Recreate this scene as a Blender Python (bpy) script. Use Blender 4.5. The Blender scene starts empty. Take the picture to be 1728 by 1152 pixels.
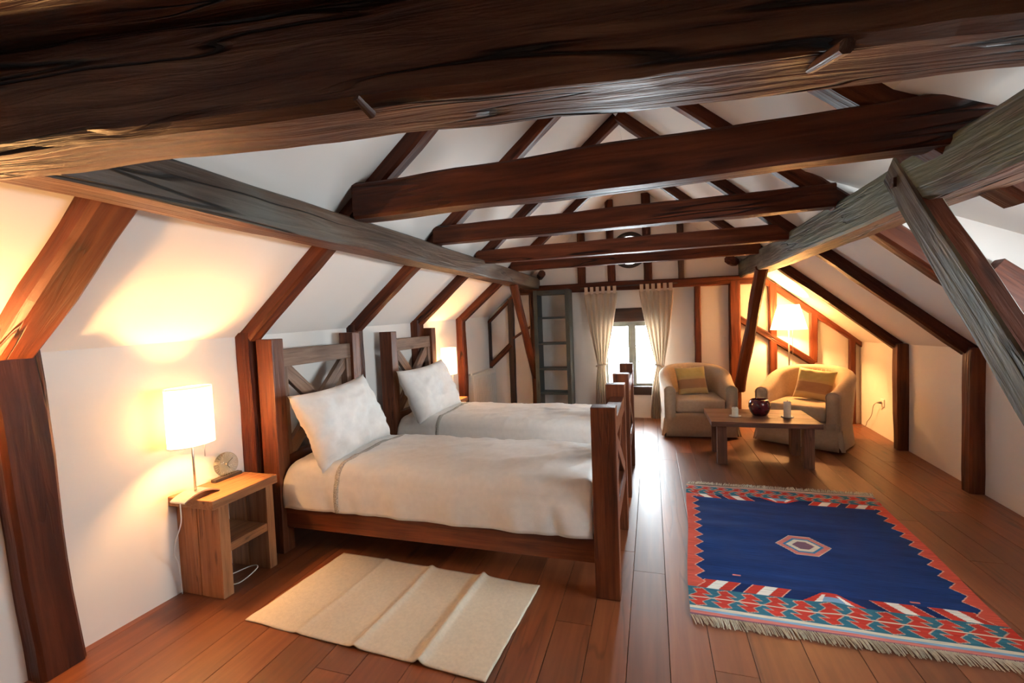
import bpy, bmesh, math, random
from mathutils import Vector, Matrix, noise

random.seed(7)
scn = bpy.context.scene
COL = scn.collection

# ------------------------------------------------------------------ camera
cd = bpy.data.cameras.new('camera')
cam = bpy.data.objects.new('camera', cd)
COL.objects.link(cam)
cd.sensor_width = 36.0
cd.lens = 767.9 / 1728.0 * 36.0
cd.clip_start = 0.02
cam.matrix_world = Matrix(((0.95546, 0.02351, 0.29418, 0.0),
                           (0.29258, 0.05489, -0.95466, 0.0),
                           (-0.03859, 0.99822, 0.04557, 1.5),
                           (0, 0, 0, 1)))
scn.camera = cam

# ------------------------------------------------------------------ sky and view
SKY = 26.0
world = bpy.data.worlds.new('world')
scn.world = world
world.use_nodes = True
bg = world.node_tree.nodes['Background']
bg.inputs[0].default_value = (0.85, 0.93, 1.0, 1)
bg.inputs[1].default_value = SKY
scn.view_settings.view_transform = 'Standard'
scn.view_settings.look = 'None'
scn.view_settings.gamma = 1.0
scn.view_settings.use_curve_mapping = False
scn.view_settings.exposure = 1.35

LAMP_COL = (1.0, 0.50, 0.17)
BED_LAMP_W = 23.0
FLOOR_LAMP_W = 58.0
SCONCE_W = 42.0


def portal(loc, direction, sx, sy):
    l = bpy.data.lights.new('window_portal', 'AREA')
    l.shape = 'RECTANGLE'
    l.size = sx
    l.size_y = sy
    l.cycles.is_portal = True
    o = bpy.data.objects.new('window_portal', l)
    COL.objects.link(o)
    o.location = loc
    o.rotation_euler = Vector(direction).to_track_quat('-Z', 'Y').to_euler()
    o['kind'] = 'helper'


portal((-0.285, 7.17, 0.9), (0, -1, 0), 0.80, 1.1)
portal((-0.285, 7.17, 2.46), (0, -1, 0), 0.42, 0.42)
portal((2.60, 2.07, 1.46), (-1, 0, 0), 2.05, 0.56)

# ================================================================== materials
MATS = {}


def new_mat(name):
    m = bpy.data.materials.new(name)
    m.use_nodes = True
    MATS[name] = m
    nt = m.node_tree
    return m, nt, nt.nodes['Principled BSDF']


def N(nt, t, **kw):
    n = nt.nodes.new(t)
    for k, v in kw.items():
        setattr(n, k, v)
    return n


def ramp(nt, stops):
    r = nt.nodes.new('ShaderNodeValToRGB')
    el = r.color_ramp.elements
    while len(el) < len(stops):
        el.new(0.5)
    for e, (p, c) in zip(el, stops):
        e.position = p
        e.color = (c[0], c[1], c[2], 1) if len(c) == 3 else c
    return r


def wood(name, dark, mid, light, rough=0.55, sc=1.0, crack=0.5, bump=0.35, tint=None, spec=0.35, vary=0.25):
    m, nt, b = new_mat(name)
    L = nt.links.new
    at = N(nt, 'ShaderNodeAttribute', attribute_name='gc')
    oi = N(nt, 'ShaderNodeObjectInfo')
    mul = N(nt, 'ShaderNodeMath', operation='MULTIPLY')
    mul.inputs[1].default_value = 37.0
    L(oi.outputs['Random'], mul.inputs[0])
    comb = N(nt, 'ShaderNodeCombineXYZ')
    L(mul.outputs[0], comb.inputs[0]); L(mul.outputs[0], comb.inputs[1]); L(mul.outputs[0], comb.inputs[2])
    add = N(nt, 'ShaderNodeVectorMath', operation='ADD')
    L(at.outputs['Vector'], add.inputs[0]); L(comb.outputs[0], add.inputs[1])

    def scaled(v):
        s = N(nt, 'ShaderNodeVectorMath', operation='MULTIPLY')
        s.inputs[1].default_value = v
        L(add.outputs[0], s.inputs[0])
        return s.outputs[0]

    def ntex(v, detail, dist=0.0, rgh=0.55):
        n = N(nt, 'ShaderNodeTexNoise')
        n.inputs['Scale'].default_value = 1.0
        n.inputs['Detail'].default_value = detail
        n.inputs['Distortion'].default_value = dist
        n.inputs['Roughness'].default_value = rgh
        L(scaled(v), n.inputs['Vector'])
        return n.outputs['Fac']
    grain = ntex((1.6 * sc, 26 * sc, 26 * sc), 5, 0.6)
    broad = ntex((1.1 * sc, 5 * sc, 5 * sc), 3, 0.4)
    r1 = ramp(nt, [(0.30, dark), (0.5, mid), (0.72, light)])
    mixv = N(nt, 'ShaderNodeMath', operation='MULTIPLY_ADD')
    mixv.inputs[1].default_value = 0.55
    L(grain, mixv.inputs[0])
    mb = N(nt, 'ShaderNodeMath', operation='MULTIPLY')
    mb.inputs[1].default_value = 0.45
    L(broad, mb.inputs[0]); L(mb.outputs[0], mixv.inputs[2])
    L(mixv.outputs[0], r1.inputs[0])
    colr = r1.outputs[0]
    if tint:
        tn = ntex((0.8, 3.0, 3.0), 4, 0.5)
        tr = ramp(nt, [(0.45, (0, 0, 0)), (0.62, (1, 1, 1))])
        L(tn, tr.inputs[0])
        mx = N(nt, 'ShaderNodeMix', data_type='RGBA')
        L(tr.outputs[0], mx.inputs[0]); L(colr, mx.inputs[6])
        mx.inputs[7].default_value = (*tint, 1)
        colr = mx.outputs[2]
    # per-piece tone
    hv = N(nt, 'ShaderNodeHueSaturation')
    mr = N(nt, 'ShaderNodeMapRange')
    mr.inputs[3].default_value = 1 - vary
    mr.inputs[4].default_value = 1 + vary
    L(oi.outputs['Random'], mr.inputs[0]); L(mr.outputs[0], hv.inputs['Value']); L(colr, hv.inputs['Color'])
    colr = hv.outputs[0]
    # splits along the grain
    cn = ntex((0.55 * sc, 8 * sc, 8 * sc), 2, 0.25)
    sub = N(nt, 'ShaderNodeMath', operation='SUBTRACT'); sub.inputs[1].default_value = 0.5
    L(cn, sub.inputs[0])
    ab = N(nt, 'ShaderNodeMath', operation='ABSOLUTE'); L(sub.outputs[0], ab.inputs[0])
    cr = ramp(nt, [(0.0, (0, 0, 0)), (0.004, (0, 0, 0)), (0.017, (1, 1, 1))])
    L(ab.outputs[0], cr.inputs[0])
    # only in some stretches
    gate = ntex((0.7 * sc, 2.2 * sc, 2.2 * sc), 1)
    gr = ramp(nt, [(0.48, (1, 1, 1)), (0.56, (0, 0, 0))])
    L(gate, gr.inputs[0])
    mxx = N(nt, 'ShaderNodeMath', operation='MAXIMUM')
    L(cr.outputs[0], mxx.inputs[0]); L(gr.outputs[0], mxx.inputs[1])
    mc = N(nt, 'ShaderNodeMix', data_type='RGBA')
    mc.inputs[7].default_value = (1, 1, 1, 1)
    mc.inputs[6].default_value = (1 - crack, 1 - crack, 1 - crack, 1)
    L(mxx.outputs[0], mc.inputs[0])
    fin = N(nt, 'ShaderNodeMix', data_type='RGBA', blend_type='MULTIPLY')
    fin.inputs[0].default_value = 1.0
    L(colr, fin.inputs[6]); L(mc.outputs[2], fin.inputs[7])
    # knots
    vo = N(nt, 'ShaderNodeTexVoronoi')
    vo.inputs['Scale'].default_value = 1.0
    L(scaled((1.3 * sc, 6 * sc, 6 * sc)), vo.inputs['Vector'])
    kr = ramp(nt, [(0.05, (0.30, 0.28, 0.28)), (0.13, (1, 1, 1))])
    L(vo.outputs['Distance'], kr.inputs[0])
    fin2 = N(nt, 'ShaderNodeMix', data_type='RGBA', blend_type='MULTIPLY')
    fin2.inputs[0].default_value = 0.8
    L(fin.outputs[2], fin2.inputs[6]); L(kr.outputs[0], fin2.inputs[7])
    L(fin2.outputs[2], b.inputs['Base Color'])
    b.inputs['Roughness'].default_value = rough
    b.inputs['Specular IOR Level'].default_value = spec
    bp = N(nt, 'ShaderNodeBump')
    bp.inputs['Strength'].default_value = bump
    bp.inputs['Distance'].default_value = 0.012
    hs = N(nt, 'ShaderNodeMath', operation='MULTIPLY_ADD')
    hs.inputs[1].default_value = 1.2 * crack
    L(mxx.outputs[0], hs.inputs[0]); L(grain, hs.inputs[2])
    L(hs.outputs[0], bp.inputs['Height'])
    L(bp.outputs[0], b.inputs['Normal'])
    return m


def plain(name, col, rough=0.6, metal=0.0, spec=0.4, noise_scale=None, noise_amt=0.15, bump=0.0, bscale=None, sheen=0.0):
    m, nt, b = new_mat(name)
    L = nt.links.new
    b.inputs['Base Color'].default_value = (*col, 1)
    b.inputs['Roughness'].default_value = rough
    b.inputs['Metallic'].default_value = metal
    b.inputs['Specular IOR Level'].default_value = spec
    if sheen:
        b.inputs['Sheen Weight'].default_value = sheen
    tc = N(nt, 'ShaderNodeTexCoord')
    if noise_scale:
        n = N(nt, 'ShaderNodeTexNoise')
        n.inputs['Scale'].default_value = noise_scale
        n.inputs['Detail'].default_value = 4
        L(tc.outputs['Object'], n.inputs['Vector'])
        a = tuple(max(0, c * (1 - noise_amt)) for c in col)
        c2 = tuple(min(1, c * (1 + noise_amt)) for c in col)
        r = ramp(nt, [(0.3, a), (0.7, c2)])
        L(n.outputs['Fac'], r.inputs[0]); L(r.outputs[0], b.inputs['Base Color'])
    if bump:
        n = N(nt, 'ShaderNodeTexNoise')
        n.inputs['Scale'].default_value = bscale or 60
        n.inputs['Detail'].default_value = 3
        L(tc.outputs['Object'], n.inputs['Vector'])
        bp = N(nt, 'ShaderNodeBump')
        bp.inputs['Strength'].default_value = bump
        bp.inputs['Distance'].default_value = 0.01
        L(n.outputs['Fac'], bp.inputs['Height']); L(bp.outputs[0], b.inputs['Normal'])
    return m


M_TIMBER = wood('timber_redbrown', (0.024, 0.006, 0.003), (0.082, 0.019, 0.007), (0.155, 0.044, 0.016), 0.5, 1.0, 0.85, 0.6, spec=0.22)
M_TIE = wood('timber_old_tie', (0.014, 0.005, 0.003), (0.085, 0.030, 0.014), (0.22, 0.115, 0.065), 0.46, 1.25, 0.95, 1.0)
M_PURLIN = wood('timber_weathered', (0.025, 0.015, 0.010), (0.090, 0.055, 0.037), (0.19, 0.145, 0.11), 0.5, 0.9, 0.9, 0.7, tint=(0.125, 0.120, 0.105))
M_BRACE = wood('timber_greenish', (0.016, 0.011, 0.007), (0.085, 0.062, 0.040), (0.23, 0.215, 0.155), 0.55, 1.5, 0.92, 0.9, tint=(0.128, 0.150, 0.100))
M_DARKTIMBER = wood('timber_dark_stud', (0.018, 0.010, 0.008), (0.05, 0.024, 0.017), (0.10, 0.045, 0.03), 0.6, 1.0, 0.6, 0.5)
M_BED = wood('bed_pine_stained', (0.040, 0.011, 0.005), (0.118, 0.031, 0.011), (0.205, 0.066, 0.026), 0.42, 1.6, 0.35, 0.3, vary=0.12)
M_HEAD = wood('headboard_worn_pine', (0.11, 0.058, 0.036), (0.21, 0.125, 0.085), (0.32, 0.215, 0.155), 0.6, 1.8, 0.4, 0.4, vary=0.1)
M_NS = wood('nightstand_old_pine', (0.17, 0.066, 0.026), (0.36, 0.150, 0.060), (0.50, 0.24, 0.105), 0.5, 1.7, 0.5, 0.35, vary=0.12)
M_TABLE = wood('table_walnut_stain', (0.085, 0.034, 0.020), (0.155, 0.066, 0.038), (0.25, 0.125, 0.075), 0.38, 1.5, 0.35, 0.25, vary=0.1)
M_FLOOR = wood('floor_redpine', (0.120, 0.033, 0.011), (0.185, 0.054, 0.018), (0.26, 0.086, 0.031), 0.40, 0.9, 0.3, 0.05, spec=0.8, vary=0.22)
M_PLASTER = plain('white_plaster', (0.81, 0.768, 0.722), 0.9, spec=0.1, noise_scale=1.3, noise_amt=0.03, bump=0.12, bscale=9)
M_SUBFLOOR = plain('dark_gap', (0.02, 0.01, 0.006), 0.9, noise_scale=8)
M_LINEN = plain('white_linen', (0.86, 0.835, 0.80), 0.85, spec=0.1, noise_scale=30, noise_amt=0.03, bump=0.12, bscale=260, sheen=0.15)
M_LACE = plain('grey_lace', (0.50, 0.47, 0.42), 0.9, spec=0.1, noise_scale=180, noise_amt=0.45, bump=0.3, bscale=200)
M_MATTRESS = plain('mattress_ticking', (0.7, 0.67, 0.62), 0.9, noise_scale=20)
M_RUGW = plain('cream_cotton', (0.74, 0.655, 0.52), 0.95, spec=0.05, noise_scale=60, noise_amt=0.06, bump=0.25, bscale=300)
M_SLIP = plain('beige_slipcover', (0.50, 0.375, 0.255), 0.9, spec=0.1, noise_scale=40, noise_amt=0.06, bump=0.15, bscale=250, sheen=0.2)
M_METAL = plain('brushed_nickel', (0.60, 0.57, 0.52), 0.32, 1.0, noise_scale=50, noise_amt=0.08)
M_WHITEP = plain('white_plastic', (0.82, 0.80, 0.76), 0.4, noise_scale=20, noise_amt=0.03)
M_RAD = plain('radiator_enamel', (0.80, 0.78, 0.73), 0.35, noise_scale=10, noise_amt=0.03)
M_LADDER = wood('ladder_slate_paint', (0.022, 0.030, 0.032), (0.040, 0.052, 0.054), (0.060, 0.074, 0.075), 0.45, 1.2, 0.2, 0.15, vary=0.05)
M_CORDG = plain('grey_cord', (0.25, 0.22, 0.2), 0.6, noise_scale=40)
M_DISH = plain('frosted_dish', (0.78, 0.76, 0.70), 0.25, noise_scale=30, noise_amt=0.04)
M_WINFRAME = plain('window_olive_paint', (0.27, 0.265, 0.215), 0.45, noise_scale=14, noise_amt=0.12)
M_DARKFRAME = plain('dark_reveal', (0.045, 0.032, 0.024), 0.6, noise_scale=14, noise_amt=0.2)
M_WICK = plain('burnt_wick', (0.05, 0.045, 0.04), 0.9, noise_scale=90)

# red glossy vase
M_VASE, nt, b = new_mat('oxblood_glaze')
b.inputs['Base Color'].default_value = (0.09, 0.006, 0.010, 1)
b.inputs['Roughness'].default_value = 0.08
b.inputs['Coat Weight'].default_value = 0.7
tc = N(nt, 'ShaderNodeTexCoord'); nn = N(nt, 'ShaderNodeTexNoise'); nn.inputs['Scale'].default_value = 25
rr = ramp(nt, [(0.35, (0.06, 0.004, 0.007)), (0.7, (0.13, 0.010, 0.014))])
nt.links.new(tc.outputs['Object'], nn.inputs['Vector']); nt.links.new(nn.outputs['Fac'], rr.inputs[0]); nt.links.new(rr.outputs[0], b.inputs['Base Color'])


def glass(name, tint, refl=0.6):
    m, nt, b = new_mat(name)
    nt.nodes.remove(b)
    out = nt.nodes['Material Output']
    t = N(nt, 'ShaderNodeBsdfTransparent'); t.inputs[0].default_value = (*tint, 1)
    g = N(nt, 'ShaderNodeBsdfGlossy'); g.inputs['Roughness'].default_value = 0.03
    f = N(nt, 'ShaderNodeFresnel'); f.inputs[0].default_value = 1.45
    mm = N(nt, 'ShaderNodeMath', operation='MULTIPLY'); mm.inputs[1].default_value = refl
    mx = N(nt, 'ShaderNodeMixShader')
    nt.links.new(f.outputs[0], mm.inputs[0]); nt.links.new(mm.outputs[0], mx.inputs[0])
    nt.links.new(t.outputs[0], mx.inputs[1]); nt.links.new(g.outputs[0], mx.inputs[2])
    nt.links.new(mx.outputs[0], out.inputs['Surface'])
    return m


M_GLASS = glass('window_glass', (0.97, 0.985, 0.98))
M_CLOCKGLASS = glass('smoked_clock_glass', (0.86, 0.87, 0.80), 0.5)


def cloth_translucent(name, col, frac, weave=200):
    m, nt, b = new_mat(name)
    nt.nodes.remove(b)
    out = nt.nodes['Material Output']
    d = N(nt, 'ShaderNodeBsdfDiffuse'); t = N(nt, 'ShaderNodeBsdfTranslucent')
    tc = N(nt, 'ShaderNodeTexCoord'); n = N(nt, 'ShaderNodeTexNoise'); n.inputs['Scale'].default_value = weave
    r = ramp(nt, [(0.3, tuple(c * 0.93 for c in col)), (0.7, col)])
    nt.links.new(tc.outputs['Object'], n.inputs['Vector']); nt.links.new(n.outputs['Fac'], r.inputs[0])
    nt.links.new(r.outputs[0], d.inputs[0]); nt.links.new(r.outputs[0], t.inputs[0])
    mx = N(nt, 'ShaderNodeMixShader'); mx.inputs[0].default_value = frac
    nt.links.new(d.outputs[0], mx.inputs[1]); nt.links.new(t.outputs[0], mx.inputs[2])
    nt.links.new(mx.outputs[0], out.inputs['Surface'])
    return m


M_WAX = cloth_translucent('ivory_wax', (0.88, 0.84, 0.75), 0.45, 40)
M_SHADE = cloth_translucent('ivory_shade', (0.95, 0.91, 0.83), 0.75)
M_CURTAIN = cloth_translucent('oatmeal_curtain', (0.72, 0.62, 0.51), 0.38)

# striped cushion (bands across local z)
M_CUSH, nt, b = new_mat('gold_striped_silk')
tc = N(nt, 'ShaderNodeTexCoord'); sp = N(nt, 'ShaderNodeSeparateXYZ')
mr = N(nt, 'ShaderNodeMapRange'); mr.inputs[1].default_value = -0.2; mr.inputs[2].default_value = 0.2
rr = ramp(nt, [(0.0, (0.55, 0.38, 0.15)), (0.22, (0.38, 0.205, 0.08)), (0.27, (0.36, 0.19, 0.075)), (0.52, (0.53, 0.37, 0.13)), (0.60, (0.50, 0.385, 0.12)), (0.95, (0.58, 0.43, 0.18))])
rr.color_ramp.interpolation = 'CONSTANT'
nt.links.new(tc.outputs['Object'], sp.inputs[0]); nt.links.new(sp.outputs[2], mr.inputs[0]); nt.links.new(mr.outputs[0], rr.inputs[0]); nt.links.new(rr.outputs[0], b.inputs['Base Color'])
b.inputs['Roughness'].default_value = 0.55
b.inputs['Sheen Weight'].default_value = 0.3

# woven kilim, colour from the weave attribute with thread noise
M_KILIM, nt, b = new_mat('kilim_weave')
at = N(nt, 'ShaderNodeAttribute', attribute_name='weave'); tc = N(nt, 'ShaderNodeTexCoord')
mp = N(nt, 'ShaderNodeMapping'); mp.inputs['Scale'].default_value = (8, 160, 8)
nn = N(nt, 'ShaderNodeTexNoise'); nn.inputs['Scale'].default_value = 1.0; nn.inputs['Detail'].default_value = 4
nt.links.new(tc.outputs['Object'], mp.inputs[0]); nt.links.new(mp.outputs[0], nn.inputs['Vector'])
rr = ramp(nt, [(0.3, (0.72, 0.72, 0.74)), (0.7, (1.2, 1.2, 1.18))])
nt.links.new(nn.outputs['Fac'], rr.inputs[0])
mx = N(nt, 'ShaderNodeMix', data_type='RGBA', blend_type='MULTIPLY'); mx.inputs[0].default_value = 1.0
nt.links.new(at.outputs['Color'], mx.inputs[6]); nt.links.new(rr.outputs[0], mx.inputs[7]); nt.links.new(mx.outputs[2], b.inputs['Base Color'])
b.inputs['Roughness'].default_value = 0.95; b.inputs['Specular IOR Level'].default_value = 0.1
bp = N(nt, 'ShaderNodeBump'); bp.inputs['Strength'].default_value = 0.3; bp.inputs['Distance'].default_value = 0.004
nt.links.new(nn.outputs['Fac'], bp.inputs['Height']); nt.links.new(bp.outputs[0], b.inputs['Normal'])
M_FRINGE = plain('wool_fringe', (0.66, 0.61, 0.50), 0.95, noise_scale=60, noise_amt=0.2)

# ================================================================== mesh helpers


def link(name, me, mat, parent=None, loc=None):
    o = bpy.data.objects.new(name, me)
    COL.objects.link(o)
    if mat is not None and not me.materials:
        me.materials.append(mat)
    if loc is not None:
        o.location = loc
    if parent is not None:
        o.parent = parent
    return o


def tag(o, label=None, cat=None, group=None, kind=None):
    if label: o['label'] = label
    if cat: o['category'] = cat
    if group: o['group'] = group
    if kind: o['kind'] = kind
    return o


def empty(name, loc=(0, 0, 0), rz=0.0):
    o = bpy.data.objects.new(name, None)
    COL.objects.link(o)
    o.location = loc
    o.rotation_euler = (0, 0, rz)
    o.empty_display_size = 0.1
    return o


def mesh(name, verts, faces, smooth=False, gc=None):
    me = bpy.data.meshes.new(name)
    me.from_pydata([tuple(v) for v in verts], [], faces)
    me.validate(verbose=False)
    if smooth:
        me.polygons.foreach_set('use_smooth', [True] * len(me.polygons))
    if gc is not None and len(gc) == len(me.vertices):
        a = me.attributes.new('gc', 'FLOAT_VECTOR', 'POINT')
        flat = [c for v in gc for c in v]
        a.data.foreach_set('vector', flat)
    me.update()
    return me


def fix_normals(me):
    bm = bmesh.new(); bm.from_mesh(me)
    bmesh.ops.recalc_face_normals(bm, faces=bm.faces)
    bm.to_mesh(me); bm.free()


def box_mesh(name, sx, sy, sz, bev=0.004, axis=None, wob=0.0):
    """box centred on its origin, edges softened; grain along its longest side"""
    bm = bmesh.new()
    bmesh.ops.create_cube(bm, size=1.0)
    for v in bm.verts:
        v.co = Vector((v.co.x * sx, v.co.y * sy, v.co.z * sz))
    if bev > 0:
        bmesh.ops.bevel(bm, geom=bm.edges[:], offset=min(bev, 0.45 * min(sx, sy, sz)), segments=2, affect='EDGES', profile=0.6)
    me = bpy.data.meshes.new(name)
    bm.to_mesh(me); bm.free()
    if axis is None:
        axis = [sx, sy, sz].index(max(sx, sy, sz))
    o = [(0, 1, 2), (1, 0, 2), (2, 0, 1)][axis]
    off = random.random() * 20
    a = me.attributes.new('gc', 'FLOAT_VECTOR', 'POINT')
    flat = []
    for v in me.vertices:
        flat += [v.co[o[0]] + off, v.co[o[1]] + off * 0.7, v.co[o[2]]]
    a.data.foreach_set('vector', flat)
    return me


def box(name, x0, x1, y0, y1, z0, z1, mat, parent=None, bev=0.004, axis=None, origin=(0, 0, 0)):
    me = box_mesh(name, x1 - x0, y1 - y0, z1 - z0, bev, axis)
    return link(name, me, mat, parent, ((x0 + x1) / 2 - origin[0], (y0 + y1) / 2 - origin[1], (z0 + z1) / 2 - origin[2]))


def bar(name, p0, p1, w, h, mat, parent=None, up=(0, 0, 1), wob=0.0, seg=None, bev=0.08, seed=0, taper=1.0, bow=(0, 0), sidemat=None, sideaxis='y', lump=0.0):
    """hewn length of timber from p0 to p1: w across, h along up; edges chamfered, faces uneven"""
    p0 = Vector(p0); p1 = Vector(p1)
    d = p1 - p0
    Ln = d.length
    X = d.normalized()
    Z = Vector(up) - X * X.dot(Vector(up))
    Z.normalize()
    Y = Z.cross(X)
    n = seg or max(2, int(Ln / 0.16))
    c = bev * min(w, h)
    prof = [(-w/2 + c, -h/2), (0, -h/2), (w/2 - c, -h/2), (w/2, -h/2 + c), (w/2, 0), (w/2, h/2 - c), (w/2 - c, h/2), (0, h/2), (-w/2 + c, h/2), (-w/2, h/2 - c), (-w/2, 0), (-w/2, -h/2 + c)]
    k = len(prof)
    vs, gc, fs = [], [], []
    off = random.random() * 30
    for i in range(n + 1):
        t = i / n
        x = t * Ln - Ln / 2
        sc = 1 + (taper - 1) * t
        bx = math.sin(math.pi * t)
        for j, (a, b_) in enumerate(prof):
            q = Vector((x * 1.7 + seed * 3.1, a * 3.0 + seed, b_ * 3.0 - seed))
            r1 = noise.noise(q) * wob + noise.noise(q * 3.1) * wob * 0.45
            r2 = noise.noise(q + Vector((9, 4, 7))) * wob + noise.noise(q * 3.3 + Vector((5, 2, 1))) * wob * 0.45
            if lump:
                s = 1 + lump * noise.noise(Vector((x * 2.3 + seed * 7, seed, 0.5)))
            else:
                s = 1
            vs.append((x, a * sc * s + r1 + bow[0] * bx, b_ * sc * s + r2 + bow[1] * bx))
            gc.append((x + off, a + off * 0.37, b_))
    for i in range(n):
        for j in range(k):
            j2 = (j + 1) % k
            fs.append((i*k + j, i*k + j2, (i+1)*k + j2, (i+1)*k + j))
    fs.append(tuple(range(k - 1, -1, -1)))
    fs.append(tuple(n*k + j for j in range(k)))
    me = mesh(name, vs, fs, smooth=False, gc=gc)
    o = bpy.data.objects.new(name, me)
    me.materials.append(mat)
    if sidemat:
        me.materials.append(sidemat)
    COL.objects.link(o)
    R = Matrix((X, Y, Z)).transposed().to_4x4()
    o.matrix_world = Matrix.Translation((p0 + p1) / 2) @ R
    fix_normals(me)
    if sidemat:
        for p in me.polygons:
            if (sideaxis == 'y' and abs(p.normal.y) > 0.75) or (sideaxis == '-z' and p.normal.z < -0.75):
                p.material_index = 1
    if parent is not None:
        o.parent = parent
        o.matrix_parent_inverse = Matrix.Translation(-parent.location)
    return o


def tube(name, pts, r, mat, parent=None, sides=8, smooth=True, radii=None, cap=True):
    pts = [Vector(p) for p in pts]
    vs, fs, gc = [], [], []
    n = len(pts)
    prev = None
    for i, p in enumerate(pts):
        t = (pts[min(i + 1, n - 1)] - pts[max(i - 1, 0)]).normalized()
        ref = prev if prev is not None else (Vector((0, 0, 1)) if abs(t.z) < 0.9 else Vector((1, 0, 0)))
        u = (ref - t * ref.dot(t)).normalized()
        prev = u
        v = t.cross(u)
        rr = radii[i] if radii else r
        for j in range(sides):
            a = 2 * math.pi * j / sides
            q = p + u * (math.cos(a) * rr) + v * (math.sin(a) * rr)
            vs.append(q); gc.append((i * 0.05, math.cos(a) * rr, math.sin(a) * rr))
    for i in range(n - 1):
        for j in range(sides):
            k = (j + 1) % sides
            fs.append((i*sides + j, i*sides + k, (i+1)*sides + k, (i+1)*sides + j))
    if cap:
        fs.append(tuple(range(sides - 1, -1, -1)))
        fs.append(tuple((n-1)*sides + j for j in range(sides)))
    me = mesh(name, vs, fs, smooth=smooth, gc=gc)
    fix_normals(me)
    return link(name, me, mat, parent)


def spline(ctrl, n=24):
    ctrl = [Vector(c) for c in ctrl]
    P = [ctrl[0]] + ctrl + [ctrl[-1]]
    out = []
    for i in range(1, len(P) - 2):
        for k in range(n):
            t = k / n
            a, b_, c, d = P[i-1], P[i], P[i+1], P[i+2]
            out.append(0.5 * ((2*b_) + (c - a)*t + (2*a - 5*b_ + 4*c - d)*t*t + (3*b_ - a - 3*c + d)*t*t*t))
    out.append(ctrl[-1])
    return out


def lathe(name, prof, mat, parent=None, seg=32, loc=None, sx=1.0, sy=1.0, closed=False, caps=True):
    vs, fs = [], []
    for r, z in prof:
        for j in range(seg):
            a = 2 * math.pi * j / seg
            vs.append((r * math.cos(a) * sx, r * math.sin(a) * sy, z))
    n = len(prof)
    rng = n if closed else n - 1
    for i in range(rng):
        i2 = (i + 1) % n
        for j in range(seg):
            k = (j + 1) % seg
            fs.append((i*seg + j, i*seg + k, i2*seg + k, i2*seg + j))
    if not closed and caps:
        if prof[0][0] > 1e-4: fs.append(tuple(range(seg - 1, -1, -1)))
        if prof[-1][0] > 1e-4: fs.append(tuple((n-1)*seg + j for j in range(seg)))
    me = mesh(name, vs, fs, smooth=True)
    fix_normals(me)
    o = link(name, me, mat, parent, loc)
    return o


def slab(name, poly, off, mat, parent=None):
    """polygon with thickness given by the offset vector"""
    n = len(poly)
    off = Vector(off)
    vs = [Vector(p) for p in poly] + [Vector(p) + off for p in poly]
    fs = [tuple(range(n)), tuple(range(2*n - 1, n - 1, -1))]
    for i in range(n):
        j = (i + 1) % n
        fs.append((i, j, n + j, n + i))
    me = mesh(name, vs, fs)
    fix_normals(me)
    return link(name, me, mat, parent)


def copy_tree(o, parent=None):
    c = o.copy()
    COL.objects.link(c)
    if parent is not None:
        inv = o.matrix_parent_inverse.copy()
        c.parent = parent
        c.matrix_parent_inverse = inv
    for ch in o.children:
        copy_tree(ch, c)
    return c


# ================================================================== the room shell
Y0, Y1 = -3.6, 6.9
RX, RZ = -0.27, 3.458            # ridge
SL, SR = 0.845, 0.85             # roof slopes


def wl(y): return -2.70 + 0.0295 * y
def wr(y): return 2.28 + 0.040 * y
def zl(x): return RZ + SL * (x - RX)
def zr(x): return RZ - SR * (x - RX)


# floor: sub-floor and boards that run the length of the room
fl = link('floor', box_mesh('floor', 5.9, 11.0, 0.06, 0.0), M_SUBFLOOR, None, (0, 1.7, -0.055))
tag(fl, 'polished red-brown pine board floor', 'floor', kind='structure')
x = -2.80
rp = random.Random(11)
while x < 2.60:
    w = rp.uniform(0.165, 0.225)
    y = Y0 + rp.uniform(-2.0, -0.2)
    while y < Y1 + 0.2:
        ln = rp.uniform(2.6, 4.2)
        a, b_ = max(y, Y0), min(y + ln, Y1 + 0.25)
        if b_ - a > 0.1:
            pl = box('plank', x, x + w - 0.0025, a, b_ - 0.002, -0.025, 0.0, M_FLOOR, None, 0.0012, axis=1)
            pl.parent = fl
            pl.matrix_parent_inverse = Matrix.Translation(-fl.location)
        y += ln
    x += w

# knee walls
NS_ = 2
lp = [(wl(Y0), Y0), (wl(Y1), Y1)]
o = slab('wall_left', [(wl(Y0), Y0, -0.03), (wl(Y1), Y1, -0.03), (wl(Y1), Y1, zl(wl(Y1))), (wl(Y0), Y0, zl(wl(Y0)))], (-0.2, 0, 0), M_PLASTER)
tag(o, 'low white plastered knee wall behind the beds', 'wall', kind='structure')
o = slab('wall_right', [(wr(Y0), Y0, -0.03), (wr(Y1), Y1, -0.03), (wr(Y1), Y1, zr(wr(Y1))), (wr(3.5), 3.5, zr(wr(3.5))), (wr(3.5), 3.5, 1.18), (wr(1.05), 1.05, 1.18), (wr(1.05), 1.05, zr(wr(1.05))), (wr(Y0), Y0, zr(wr(Y0)))], (0.2, 0, 0), M_PLASTER)
tag(o, 'low white plastered knee wall beside the patterned rug', 'wall', kind='structure')
o = slab('wall_back', [(-3.0, Y0, -0.03), (2.7, Y0, -0.03), (2.7, Y0, 1.0), (RX, Y0, RZ + 0.05), (-3.0, Y0, 1.1)], (0, -0.2, 0), M_PLASTER)
tag(o, 'white plastered gable behind the camera', 'wall', kind='structure')

# gable wall at the far end, with a window opening and a round opening
WX0, WX1, WZ0, WZ1 = -0.69, 0.12, 0.34, 1.62
OCX, OCZ, OCR = -0.285, 2.46, 0.262


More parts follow.
